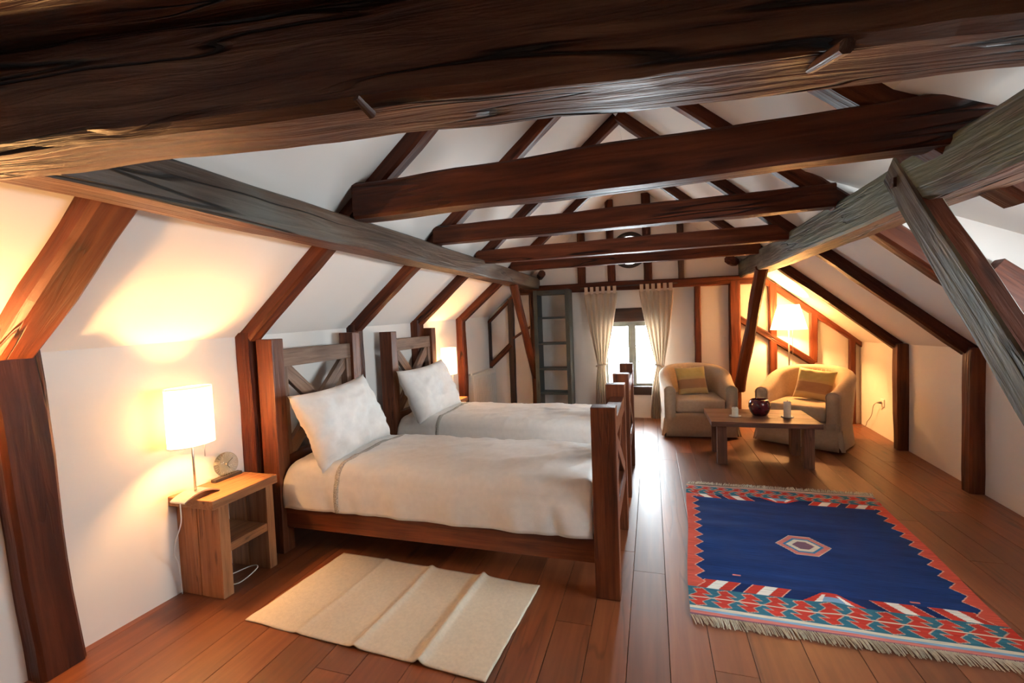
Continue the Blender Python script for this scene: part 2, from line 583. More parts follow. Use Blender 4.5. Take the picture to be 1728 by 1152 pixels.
def gable():
    bm = bmesh.new()

    def loop(pts):
        v = [bm.verts.new((p[0], Y1, p[1])) for p in pts]
        return [bm.edges.new((v[i], v[(i + 1) % len(v)])) for i in range(len(v))]
    xl, xr = wl(Y1) - 0.1, wr(Y1) + 0.1
    ed = loop([(xl, -0.03), (xr, -0.03), (xr, zr(xr) + 0.05), (RX, RZ + 0.06), (xl, zl(xl) + 0.05)])
    ed += loop([(WX0, WZ0), (WX0, WZ1), (WX1, WZ1), (WX1, WZ0)])
    ed += loop([(OCX + OCR * math.cos(a * math.pi / 20), OCZ + OCR * math.sin(a * math.pi / 20)) for a in range(40)])
    bmesh.ops.triangle_fill(bm, use_beauty=True, use_dissolve=False, edges=ed)
    g = bmesh.ops.extrude_face_region(bm, geom=bm.faces[:])
    for e in g['geom']:
        if isinstance(e, bmesh.types.BMVert):
            e.co.y += 0.28
    bmesh.ops.recalc_face_normals(bm, faces=bm.faces)
    me = bpy.data.meshes.new('wall_end')
    bm.to_mesh(me); bm.free()
    return me


o = link('wall_end', gable(), M_PLASTER)
tag(o, 'white plastered half-timbered gable wall with the window', 'wall', kind='structure')

# roof slopes
ul = Vector((-SL, 0, 1)).normalized() * 0.14
ur = Vector((SR, 0, 1)).normalized() * 0.14
o = slab('ceiling_left', [(-2.95, Y0, zl(-2.95)), (RX, Y0, RZ), (RX, Y1 + .05, RZ), (-2.95, Y1 + .05, zl(-2.95))], ul, M_PLASTER)
tag(o, 'white plastered roof slope above the beds', 'ceiling', kind='structure')
DX0 = 0.98
DZ0 = zr(DX0)
DY0, DY1 = 1.05, 3.50
DSL = 0.445
DX1 = 2.42
def zd(x): return DZ0 - DSL * (x - DX0)
rp_ = [(RX, Y0), (2.75, Y0), (2.75, DY0), (DX0, DY0), (DX0, DY1), (2.75, DY1), (2.75, Y1 + .05), (RX, Y1 + .05)]


def roof_right():
    # three strips joined into one slab so that the dormer stays open
    vs, fs = [], []
    def quad(xa, xb, ya, yb):
        b0 = len(vs)
        base = [Vector((xa, ya, zr(xa))), Vector((xb, ya, zr(xb))), Vector((xb, yb, zr(xb))), Vector((xa, yb, zr(xa)))]
        for p in base: vs.append(p)
        for p in base: vs.append(p + ur)
        fs.extend([(b0, b0+1, b0+2, b0+3), (b0+7, b0+6, b0+5, b0+4), (b0, b0+4, b0+5, b0+1), (b0+1, b0+5, b0+6, b0+2), (b0+2, b0+6, b0+7, b0+3), (b0+3, b0+7, b0+4, b0)])
    quad(RX, 2.75, Y0, DY0)
    quad(RX, DX0, DY0, DY1)
    quad(RX, 2.75, DY1, Y1 + .05)
    me = mesh('ceiling_right', vs, fs)
    fix_normals(me)
    return me


o = link('ceiling_right', roof_right(), M_PLASTER)
tag(o, 'white plastered roof slope above the armchairs and rug', 'ceiling', kind='structure')
# dormer
o = slab('ceiling_dormer', [(DX0, DY0 - .1, DZ0), (2.65, DY0 - .1, zd(2.65)), (2.65, DY1 + .1, zd(2.65)), (DX0, DY1 + .1, DZ0)], (0.03, 0, 0.12), M_PLASTER)
tag(o, 'white sloping ceiling of the dormer', 'ceiling', kind='structure')
for nm, yy, dy in (('wall_dormer_far', DY1 - 0.012, 0.1), ('wall_dormer_near', DY0 + 0.012, -0.1)):
    o = slab(nm, [(DX0, yy, DZ0 + .02), (2.65, yy, zd(2.65)), (2.65, yy, 0.72), (2.39, yy, 0.72), (2.39, yy, zr(2.39) - .04), (DX0, yy, DZ0 - .04)], (0, dy, 0), M_PLASTER)
    tag(o, 'white triangular dormer cheek ' + ('beyond' if dy > 0 else 'before') + ' the dormer windows', 'wall', kind='structure')
# dormer window: two casements with a shared post
wz0, wz1 = 1.21, zd(2.5) - 0.02
DW = 3.10
o = slab('wall_dormer_front', [(2.46, DW - .03, 0.70), (2.46, DY1, 0.70), (2.46, DY1, zd(2.46)), (2.46, DW - .03, zd(2.46))], (0.10, 0, 0), M_PLASTER)
tag(o, 'white plastered dormer front beside the dormer window', 'wall', kind='structure')
dw = empty('window_3', (2.52, (DY0 + DY1) / 2, wz0))
tag(dw, 'dormer window band in the roof slope above the knee wall', 'window', kind='structure')
cy = dw.location
box('sill', 2.36, 2.62, DY0, DY1, wz0 - 0.03, wz0, M_TIMBER, dw, 0.004, origin=cy)
box('head_rail', 2.46, 2.54, DY0, DW, wz1 - 0.05, wz1 + .02, M_WINFRAME, dw, 0.004, origin=cy)
for yy in (DY0 + .05, (DY0 + DW) / 2, DW - .05):
    box('post', 2.46, 2.54, yy - .04, yy + .04, wz0, wz1, M_WINFRAME, dw, 0.004, origin=cy)
for ya, yb in ((DY0 + .09, (DY0 + DW) / 2 - .04), ((DY0 + DW) / 2 + .04, DW - .09)):
    box('pane', 2.497, 2.503, ya, yb, wz0, wz1 - .05, M_GLASS, dw, 0.0, origin=cy)

# ------------------------------------------------------------------ far window (casement pair)
w1 = empty('window_1', (-0.285, 7.0, WZ0))
tag(w1, 'tall olive-framed casement window between the curtains', 'window', kind='structure')
c = w1.location
box('lintel', WX0 - .02, WX1 + .02, 6.88, 7.1, 1.42, 1.62, M_DARKTIMBER, w1, 0.006, origin=c)
box('sill', WX0 - .02, WX1 + .02, 6.875, 7.08, 0.34, 0.465, M_DARKTIMBER, w1, 0.006, origin=c)
for xa, xb, fr in ((WX0, -0.285, 'l'), (-0.285, WX1, 'r')):
    s = link('sash', box_mesh('sash', 0.05, 0.05, 0.94, 0.004), M_WINFRAME, w1, ((xa if fr == 'l' else xb) - c.x + (0.025 if fr == 'l' else -0.025), 0.02, 0.47 + 0.12))
    so = Vector(c) + Vector(s.location)
    xm = -0.285 + (-0.0275 if fr == 'l' else 0.0275)
    box('meeting_stile', xm - .0275, xm + .0275, 6.985, 7.045, 0.465, 1.40, M_WINFRAME, s, 0.005, origin=so)
    box('top_rail', xa, xb, 6.99, 7.04, 1.35, 1.42, M_WINFRAME, s, 0.004, origin=so)
    box('bottom_rail', xa, xb, 6.99, 7.04, 0.465, 0.50, M_WINFRAME, s, 0.004, origin=so)
    for zz in (0.775, 1.055):
        box('glazing_bar', xa + .04, xb - .04, 7.005, 7.025, zz - .006, zz + .006, M_WINFRAME, s, 0.002, origin=so)
    for za, zb in ((0.49, 0.77), (0.78, 1.05), (1.06, 1.36)):
        box('pane', xa + .04, xb - .04, 7.012, 7.017, za, zb, M_GLASS, s, 0.0, origin=so)
hd = lathe('handle', [(0.0, 0), (0.012, 0.001), (0.012, 0.02), (0.008, 0.03), (0.010, 0.07), (0.008, 0.10), (0.0, 0.102)], M_METAL, w1, 12, (-0.20 - c.x, 6.965 - c.y, 0.80 - c.z))

# round window in the gable
w2 = empty('window_2', (OCX, 6.95, OCZ))
tag(w2, 'small round window high in the gable behind the collar beams', 'window', kind='structure')
ri = 0.205
o = lathe('frame', [(OCR, -0.06), (OCR, 0.06), (ri, 0.05), (ri, -0.04)], M_DARKFRAME, w2, 40, closed=True)
o.rotation_euler = (math.pi / 2, 0, 0)
o = lathe('pane', [(0.0, -0.003), (ri + .005, -0.003), (ri + .005, 0.003), (0, 0.003)], M_GLASS, w2, 40)
o.rotation_euler = (math.pi / 2, 0, 0)

# ================================================================== timber frame


def timber(name, label, cat, *a, group=None, **k):
    o = bar(name, *a, **k)
    tag(o, label, cat, group, 'thing')
    return o


# the big tie beam across the foreground
tb = timber('tie_beam', 'massive dark hewn tie beam crossing overhead in the foreground', 'beam',
            (-1.98, 0.719, 2.065), (1.62, 1.212, 2.065), 0.18, 0.23, M_TIE, wob=0.012, seed=3, bev=0.10, seg=48)
timber('wall_plate_beam', 'rough beam lying on top of the massive foreground tie beam', 'beam',
       (-1.72, 0.675, 2.275), (1.30, 1.088, 2.275), 0.24, 0.19, M_TIE, wob=0.02, seed=5, bev=0.12)
for i, (pa, pb, lab) in enumerate((((-0.552, 0.80, 1.955), (-0.545, 0.845, 1.938), 'short wooden peg under the tie beam, nearer the beds'),
                                   ((0.30, 1.02, 1.957), (0.312, 0.885, 1.922), 'long tapered wooden peg under the tie beam above the rug'))):
    o = bar('wooden_peg', pa, pb, 0.014 + 0.004 * i, 0.014 + 0.004 * i, M_TIE, seed=i + 20, wob=0.001, bev=0.25, taper=1.25)
    tag(o, lab, 'peg', 'pegs in the tie beam', 'thing')

# purlins
timber('purlin', 'weathered grey purlin beam running above the beds', 'beam',
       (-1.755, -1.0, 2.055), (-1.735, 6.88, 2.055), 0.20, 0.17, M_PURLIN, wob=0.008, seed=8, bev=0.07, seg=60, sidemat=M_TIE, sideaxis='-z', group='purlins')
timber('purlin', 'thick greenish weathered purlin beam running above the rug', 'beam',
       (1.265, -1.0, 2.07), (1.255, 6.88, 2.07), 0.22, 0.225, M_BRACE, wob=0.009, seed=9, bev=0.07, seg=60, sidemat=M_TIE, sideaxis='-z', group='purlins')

# rafters (pairs) with posts on the knee walls
RY = [1.215, 2.40, 3.50, 4.58, 5.74]
ordw = ['nearest rafter of the slope above the beds, running down to the leaning post', 'rafter behind the headboard of the nearest bed', 'rafter between the two headboards, above the beds',
        'rafter above the second headboard and lamp', 'rafter beside the radiator, last above the beds before the gable']
nl = (-SL, 0, 1)
for i, y in enumerate(RY):
    w = 0.155 if i == 0 else 0.115
    xa = wl(y) + 0.06
    dz = 0.035
    timber('rafter', 'red-brown ' + ordw[i], 'rafter', (xa - 0.10, y, zl(xa - 0.10) - dz), (RX - 0.02, y, zl(RX - 0.02) - dz), w, 0.12, M_TIMBER,
           up=nl, wob=0.010, seed=30 + i, bev=0.15, group='rafters above the beds', lump=0.1)
ordr = ['rafter hidden behind the foreground tie beam, above the dormer', 'dark rafter at the thick end of the first collar beam', 'rafter passing behind the diagonal green brace beside the dormer',
        'rafter above the plain timber post by the rug', 'rafter above the post by the power socket']
nr = (SR, 0, 1)
for i, y in enumerate(RY):
    xb = wr(y) - 0.06
    if i == 0: xb = 1.40
    if i == 1: xb = 1.45
    dz = 0.035
    y2 = y - (0.06 if i == 3 else 0)
    timber('rafter', 'red-brown ' + ordr[i], 'rafter', (xb + 0.02, y2, zr(xb + 0.02) - dz), (RX + 0.02, y2, zr(RX + .02) - dz), 0.155 if i == 1 else 0.115, 0.14 if i == 1 else 0.12, M_TIMBER,
           up=nr, wob=0.010, seed=50 + i, bev=0.15, group='rafters above the rug', lump=0.1)

# posts on the left knee wall
pl_lab = ['broad leaning dark post at the left edge beside the nightstand', 'timber post behind the corner of the nearest headboard', 'grey-brown timber post between the two headboards',
          'timber post behind the second headboard', 'slim red timber post between the second lamp and the radiator']
for i, y in enumerate(RY):
    w = 0.165 if i == 0 else 0.13
    xw = wl(y)
    zt = zl(xw + 0.10) - 0.06
    yo = 0.03 if i == 0 else 0
    timber('post', 'dark ' + pl_lab[i] if i else pl_lab[i], 'post', (xw + 0.03, y + yo * 2.6, 0.0), (xw + 0.03, y, zt), w, 0.13, M_TIMBER, up=(1, 0, 0), wob=0.009, seed=70 + i, bev=0.12, group='posts along the bed wall', lump=0.12)
for i, y in ((3, 4.47), (4, 5.68)):
    xw = wr(y)
    timber('post', 'dark timber post on the knee wall, ' + ('nearest to the rug' if i == 3 else 'beside the power socket'), 'post', (xw - 0.035, y, 0.0), (xw - 0.035, y, zr(xw - 0.05) - 0.03), 0.125, 0.12, M_TIMBER,
           up=(1, 0, 0), wob=0.010, seed=80 + i, bev=0.12, group='posts along the rug wall', lump=0.1)

# collar beams
cl = [(2.40, 2.13, 2.335, 0.15, 'thick red collar beam, nearest of the four behind the tie beam'), (3.50, 2.145, 2.29, 0.12, 'second collar beam behind the tie beam'),
      (4.58, 2.105, 2.245, 0.12, 'third collar beam, crossing the round window'), (5.74, 2.135, 2.262, 0.11, 'slender collar beam nearest the gable')]
for i, (y, za, zb, w, lab) in enumerate(cl):
    xl_ = RX - (RZ - zb) / SL - 0.03
    xr_ = RX + (RZ - zb) / SR + 0.03
    xl_ = max(xl_, -1.78)
    xr_ = 1.44 if i == 0 else min(xr_, 1.30)
    zoff = 0.012 if i == 0 else 0
    timber('collar_beam', lab, 'beam', (xl_, y - 0.05, (za + zb) / 2 - zoff), (xr_, y - 0.05, (za + zb) / 2 + zoff), w, zb - za, M_TIMBER, wob=0.010 if i == 0 else 0.007, seed=90 + i, bev=0.10, group='collar beams', lump=0.06)

# near diagonal brace on the right purlin, with its lapped head
br = timber('brace', 'diagonal greenish brace lapped onto the thick purlin beside the dormer', 'brace',
            (1.180, 2.755, 2.175), (1.180, 1.40, 0.685), 0.150, 0.085, M_BRACE, up=(-1, 0, 0), wob=0.007, seed=101, bev=0.10, lump=0.1, sidemat=M_TIMBER)
o = bar('peg_hole', (1.126, 2.685, 2.095), (1.150, 2.685, 2.095), 0.035, 0.045, M_DARKTIMBER, seed=103, bev=0.05)
o.parent = br; o.matrix_parent_inverse = br.matrix_world.inverted()
timber('trimmer', 'short red-brown trimmer timber edging the dormer opening behind the diagonal brace', 'beam', (1.90, 3.425, zr(1.90) + 0.055), (2.46, 3.425, zr(2.46) + 0.055), 0.09, 0.21, M_TIMBER, up=nr, wob=0.006, seed=107, bev=0.06)
# post that receives it, beside the camera
timber('post', 'timber post under the foreground end of the thick purlin', 'post', (1.26, 1.36, 0.0), (1.26, 1.36, 1.95), 0.17, 0.17, M_TIMBER, up=(1, 0, 0), wob=0.01, seed=104, bev=0.1)

# far braces from the purlins down to the gable posts
timber('brace', 'slanting red-brown brace from the weathered purlin to the gable post beside the ladder', 'brace', (-1.72, 5.74, 1.99), (-1.735, 6.80, 0.62), 0.10, 0.10, M_TIMBER, up=(-1, 0, 0), wob=0.007, seed=105, bev=0.25, lump=0.1)
timber('brace', 'slanting dark brace from the thick purlin to the gable post behind the first armchair', 'brace', (1.19, 5.72, 1.98), (1.12, 6.78, 0.45), 0.105, 0.12, M_TIMBER, up=(-1, 0, 0), wob=0.009, seed=106, bev=0.2, lump=0.15)

# timbers of the gable
GY = 6.875


def gt(name, label, cat, a, b_, w, mat=M_TIMBER, d=0.09, seed=0, lump=0.10, group='timbers of the gable', wob=0.007):
    return timber(name, label, cat, (a[0], GY, a[1]), (b_[0], GY, b_[1]), w, d, mat, up=(0, -1, 0), wob=wob, seed=seed, bev=0.15, lump=lump, group=group)


gt('gable_plate', 'long horizontal timber across the gable above the curtains', 'beam', (-1.95, 1.96), (1.45, 1.935), 0.125, seed=110, d=0.11)
gt('gable_stud', 'upper gable stud above the ladder, first left of the round window', 'stud', (-0.985, 1.98), (-0.98, 2.80), 0.115, seed=111)
gt('gable_stud', 'upper gable stud touching the round window above the left-hand curtain', 'stud', (-0.545, 1.98), (-0.56, 3.20), 0.11, seed=112)
gt('gable_stud', 'upper gable stud touching the round window above the right-hand curtain', 'stud', (-0.035, 1.97), (-0.045, 3.24), 0.12, seed=113)
gt('gable_stud', 'dark upper gable stud farthest from the ladder', 'stud', (0.415, 1.97), (0.41, 2.82), 0.085, M_DARKTIMBER, seed=114)
gt('gable_stud', 'slim gable stud behind the first armchair', 'stud', (0.605, 0.0), (0.62, 1.88), 0.085, seed=115)
gt('gable_post', 'thick gable post behind the slanting dark brace', 'post', (1.08, 0.0), (1.09, 1.92), 0.14, seed=116, d=0.12)
gt('gable_stud', 'orange-lit gable stud behind the floor lamp', 'stud', (1.555, 0.0), (1.55, 1.86), 0.09, seed=117)
gt('gable_stud', 'short gable stud right of the floor lamp shade', 'stud', (2.02, 0.80), (2.03, 1.46), 0.085, seed=118)
gt('gable_stud', 'thin gable stud in the corner behind the second armchair', 'stud', (2.455, 0.0), (2.46, 1.10), 0.065, seed=119)
gt('gable_rail', 'slanting gable rail below the roof slope above the floor lamp', 'beam', (1.30, 2.03), (2.58, 1.02), 0.075, seed=120)
gt('gable_rail', 'sloping gable brace behind the floor lamp pole', 'beam', (1.10, 1.44), (2.03, 0.79), 0.085, seed=121)
gt('gable_post', 'red gable post beside the dark ladder', 'post', (-1.75, 0.0), (-1.755, 1.92), 0.10, seed=122, d=0.12)
gt('gable_stud', 'nearly black gable stud left of the slanting brace', 'stud', (-2.125, 0.0), (-2.115, 1.84), 0.09, M_DARKTIMBER, seed=123)
gt('gable_stud', 'thin gable stud in the corner above the radiator', 'stud', (-2.485, 0.0), (-2.48, 1.50), 0.035, M_DARKTIMBER, seed=124, lump=0.05, wob=0.004)
gt('gable_rail', 'thin sloping gable rail under the roof slope above the radiator', 'beam', (-2.50, 1.48), (-1.95, 1.98), 0.04, seed=125, wob=0.004)
gt('gable_rail', 'slanting gable brace between the corner and the black stud', 'beam', (-2.48, 0.80), (-2.13, 1.12), 0.075, seed=126)
gt('gable_rail', 'thin slanting gable strip between the black stud and the red post', 'beam', (-2.09, 1.22), (-1.78, 1.41), 0.03, seed=127, wob=0.003)
timber('beam_end', 'stub of a sawn-off timber above the end of the weathered purlin', 'beam', (-1.62, 6.86, 2.16), (-1.52, 6.55, 2.17), 0.10, 0.10, M_TIMBER, seed=128, bev=0.3, wob=0.006)
timber('beam_end', 'pointed stub of timber above the end of the thick purlin', 'beam', (1.09, 6.86, 2.19), (1.00, 6.60, 2.19), 0.13, 0.12, M_TIMBER, seed=129, bev=0.3, wob=0.01)

# ================================================================== beds
BX0, BX1 = -2.51, -0.19
BY = 2.38


def make_bed():
    r = empty('bed', (-1.35, BY + 0.47, 0))
    c = r.location

    def bx(n, x0, x1, y0, y1, z0, z1, m=M_BED, par=r, bev=0.006, axis=None):
        return box(n, BX0 + x0, BX0 + x1, BY + y0, BY + y1, z0, z1, m, par, bev, axis, origin=c)
    # head
    bx('head_post', 0.0, 0.13, 0.0, 0.10, 0, 1.44)
    bx('head_post', 0.0, 0.13, 0.84, 0.94, 0, 1.455)
    bx('head_top_rail', 0.045, 0.105, 0.08, 0.86, 1.245, 1.365, M_HEAD)
    bx('head_stile', 0.045, 0.105, 0.10, 0.155, 0.64, 1.245, M_HEAD)
    bx('head_stile', 0.045, 0.105, 0.785, 0.84, 0.64, 1.245, M_HEAD)
    bx('head_lower_rail', 0.045, 0.105, 0.08, 0.86, 0.52, 0.64)
    fx = BX1 - BX0
    bx('foot_post', fx - 0.13, fx, 0.0, 0.105, 0, 1.03)
    bx('foot_post', fx - 0.13, fx, 0.835, 0.94, 0, 1.03)
    bx('foot_top_rail', fx - 0.10, fx - 0.006, 0.09, 0.85, 0.845, 0.945)
    bx('foot_lower_rail', fx - 0.10, fx - 0.006, 0.09, 0.85, 0.36, 0.46)
    bx('side_rail', 0.10, fx - 0.10, 0.040, 0.085, 0.17, 0.315)
    bx('side_rail', 0.10, fx - 0.10, 0.855, 0.90, 0.17, 0.315)
    for k in range(9):
        xx = 0.22 + k * 0.23
        bx('slat', xx, xx + 0.08, 0.08, 0.86, 0.255, 0.275, bev=0.002)
    # crossed braces, one passing behind the other

    def cross(x, za, zb, mat, w):
        for s, dx in ((0, 0.0), (1, -0.012)):
            a = (BX0 + x + dx, BY + 0.10, zb if s == 0 else za)
            b_ = (BX0 + x + dx, BY + 0.84, za if s == 0 else zb)
            o = bar('cross_brace', a, b_, w, 0.04, mat, up=(1, 0, 0), seed=200 + s, wob=0.0015, bev=0.06)
            o.parent = r
            o.matrix_parent_inverse = Matrix.Translation(-c)
    cross(0.082, 0.60, 1.27, M_HEAD, 0.095)
    cross(fx - 0.028, 0.44, 0.86, M_BED, 0.075)
    return r


bed1 = make_bed()
tag(bed1, 'rustic dark pine bed with crossed-brace ends beside the cream rug', 'bed', 'pine beds')
bed2 = copy_tree(bed1)
DB = 1.43
bed2.location.y += DB
tag(bed2, 'rustic dark pine bed farther from the cream rug, nearer the radiator', 'bed', 'pine beds')


def bed_clothes(oy, seed, near):
    mt = box('mattress', -2.37, -0.335, BY + 0.055 + oy, BY + 0.885 + oy, 0.276, 0.575, M_MATTRESS, None, 0.04)
    tag(mt, 'mattress hidden under the coverlet of the ' + near + ' bed', 'mattress', 'mattresses')
    # coverlet: profile over the mattress, hem in front of the side rail
    ya, yb = BY + 0.030 + oy, BY + 0.91 + oy
    top = 0.612
    prof = []
    hem0 = 0.315
    R = 0.10
    for k in range(10):
        t = k / 9
        prof.append((ya - 0.008 * math.sin(t * math.pi), hem0 + t * (top - R - hem0), 1 - t))
    for k in range(1, 9):
        a = k / 8 * math.pi / 2
        prof.append((ya + R * (1 - math.cos(a)), top - R + R * math.sin(a), 0))
    for k in range(1, 26):
        t = k / 25
        prof.append((ya + R + t * (yb - ya - 2 * R), top + 0.012 * math.sin(math.pi * t), 0))
    for k in range(1, 9):
        a = k / 8 * math.pi / 2
        prof.append((yb - R + R * math.sin(a), top - R + R * math.cos(a), 0))
    for k in range(1, 10):
        t = k / 9
        prof.append((yb + 0.005, top - R + t * (0.33 - top + R), t))
    nx = 120
    xa, xb = -2.375, -0.328
    vs, fs = [], []
    k = len(prof)
    for i in range(nx + 1):
        t = i / nx
        xx = xa + (xb - xa) * t
        endr = min(1.0, (t * (xb - xa)) / 0.09)
        dip = 0.07 * (1 - math.sqrt(max(0, 1 - (1 - endr) ** 2)))
        endf = min(1.0, ((1 - t) * (xb - xa)) / 0.05)
        dip2 = 0.03 * (1 - math.sqrt(max(0, 1 - (1 - endf) ** 2)))
        for (yy, zz, hang) in prof:
            q = Vector((xx * 2.2 + seed, yy * 2.2, zz * 2.0))
            nz = noise.noise(q) * 0.010 + noise.noise(q * 2.7) * 0.007 + noise.noise(Vector((xx * 4 + yy * 9 + seed, xx * 9 - yy * 5, 2.0))) * 0.004
            # diagonal soft creases
            cr = abs(noise.noise(Vector((xx * 1.3 + yy * 2.2 + seed * 2, (xx - yy) * 5.0, 1.7))))
            nz += (0.006 - min(cr, 0.12) * 0.07)
            yo = 0
            zo = nz
            if hang > 0:
                fo = noise.noise(Vector((xx * 5.5 + seed + zz * 1.2, zz * 1.4, seed))) * 0.032 + noise.noise(Vector((xx * 11 + zz * 2, zz, seed + 3))) * 0.006
                sgn = -1 if yy < (ya + yb) / 2 else 1
                yo = sgn * (abs(fo) * hang ** 0.7 + 0.004)
                zo = nz * (1 - hang) + hang * 0.014 * noise.noise(Vector((xx * 1.4, seed, 8.0)))
            f = max(0.0, (zz - 0.33) / 0.28)
            vs.append((xx, yy + yo, zz + zo - (dip + dip2) * f))
    for i in range(nx):
        for j in range(k - 1):
            fs.append((i*k + j, (i+1)*k + j, (i+1)*k + j + 1, i*k + j + 1))
    me = mesh('coverlet', vs, fs, smooth=True)
    cv = link('coverlet', me, M_LINEN)
    tag(cv, 'white linen coverlet with a lace band on the ' + near + ' bed', 'bedspread', 'linen coverlets')
    sm = cv.modifiers.new('thickness', 'SOLIDIFY'); sm.thickness = 0.006; sm.offset = 1.0
    # lace band follows the cloth
    lv, lf = [], []
    i0 = int((-1.955 - xa) / (xb - xa) * nx)
    for i in (i0, i0 + 1, i0 + 2):
        for j in range(k):
            v = vs[i*k + j]
            p = Vector(v)
            pj = Vector(vs[i*k + min(j + 1, k-1)]) - Vector(vs[i*k + max(j - 1, 0)])
            nrm = Vector((0, -pj.z, pj.y)).normalized()
            lv.append(p + nrm * 0.0085)
    for a in range(2):
        for j in range(k - 1):
            lf.append((a*k + j, (a+1)*k + j, (a+1)*k + j + 1, a*k + j + 1))
    lm = mesh('lace_band', lv, lf, smooth=True)
    lb = link('lace_band', lm, M_LACE, cv)
    sm = lb.modifiers.new('thickness', 'SOLIDIFY'); sm.thickness = 0.003; sm.offset = -1
    tag(lb, 'grey lace band')
    return cv


bed_clothes(0, 1.0, 'nearest')
bed_clothes(DB, 5.0, 'farther')


def cushion_mesh(name, w, h, th, seed, n=30, crease=0.012, pinch=0.10):
    """stuffed cushion in its own x-z plane, corners pulled out, seam round the edge"""
    vs, fs = [], []
    idx = {}
    for side in (1, -1):
        for i in range(n + 1):
            for j in range(n + 1):
                u = -1 + 2 * i / n
                v = -1 + 2 * j / n
                edge = i in (0, n) or j in (0, n)
                if side == -1 and edge:
                    idx[(side, i, j)] = idx[(1, i, j)]
                    continue
                pu = u * (1 - pinch * (1 - v * v) ** 1.0 * abs(u) ** 3)
                pv = v * (1 - pinch * (1 - u * u) ** 1.0 * abs(v) ** 3)
                t = ((1 - u ** 4) * (1 - v ** 4)) ** 0.55
                q = Vector((u * 1.7 + seed, v * 1.7, side * 2.0))
                d = th / 2 * t * (1 + 0.22 * noise.noise(q)) + crease * (noise.noise(q * 2.6) + 0.6 * noise.noise(q * 5.5)) * min(1, t * 1.5)
                idx[(side, i, j)] = len(vs)
                vs.append((pu * w / 2, -side * max(d, 0.0), pv * h / 2))
    for side in (1, -1):
        for i in range(n):
            for j in range(n):
                f = (idx[(side, i, j)], idx[(side, i+1, j)], idx[(side, i+1, j+1)], idx[(side, i, j+1)])
                fs.append(f if side == 1 else f[::-1])
    me = mesh(name, vs, fs, smooth=True)
    return me


def cushion(name, w, h, th, mat, loc, rot, seed, **k):
    o = link(name, cushion_mesh(name, w, h, th, seed, **k), mat)
    o.location = loc
    o.rotation_mode = 'XYZ'
    o.rotation_euler = rot
    return o


# pillows lean on the headboards; local -y is the face
def pillow(oy, seed, lab, dz=0, tilt=0.40, rz=0.0):
    p = cushion('pillow', 0.84, 0.55, 0.22, M_LINEN, (0, 0, 0), (0, 0, 0), seed, crease=0.018, pinch=0.115)
    Ry = Matrix.Rotation(math.pi / 2 + rz, 4, 'Z')       # face to +x
    T = Matrix.Rotation(-tilt, 4, 'X')
    p.matrix_world = Matrix.Translation((-2.165, 2.80 + oy, 0.835 + dz)) @ Ry @ T @ Matrix.Rotation(math.radians(-3), 4, 'Y')
    tag(p, lab, 'pillow', 'white pillows')


pillow(0.0, 2.0, 'plump white pillow leaning on the nearest headboard')
pillow(DB - 0.06, 9.0, 'plump white pillow leaning on the farther headboard', rz=-0.10)

# ================================================================== nightstands and lamps


def make_nightstand():
    c = Vector((-2.48, 2.07, 0))
    r = empty('nightstand', c)
    def bx(n, *a, bev=0.005, axis=None, par=r):
        return box(n, *a, M_NS, par, bev, axis, origin=c)
    bx('top', -2.66, -2.315, 1.845, 2.295, 0.525, 0.578, axis=1)
    for ya, yb in ((1.885, 1.95), (2.21, 2.265)):
        bx('side_board', -2.645, -2.49, ya, yb, 0, 0.525, axis=2)
        bx('side_board', -2.487, -2.325, ya, yb, 0, 0.525, axis=2)
    bx('shelf', -2.64, -2.33, 1.95, 2.21, 0.245, 0.295, axis=1)
    return r


ns1 = make_nightstand()
tag(ns1, 'chunky pine nightstand with an open shelf beside the nearest bed', 'nightstand', 'pine nightstands')
ns2 = copy_tree(ns1)
NSO = Vector((0.10, 2.93, 0))
ns2.location += NSO
tag(ns2, 'chunky pine nightstand mostly hidden behind the farther bed', 'nightstand', 'pine nightstands')


def lamp_light(name, loc, power, parent, radius=0.035):
    l = bpy.data.lights.new(name, 'POINT')
    l.energy = power
    l.color = LAMP_COL
    l.shadow_soft_size = radius
    o = bpy.data.objects.new(name, l)
    COL.objects.link(o)
    o.parent = parent
    o.location = loc
    return o


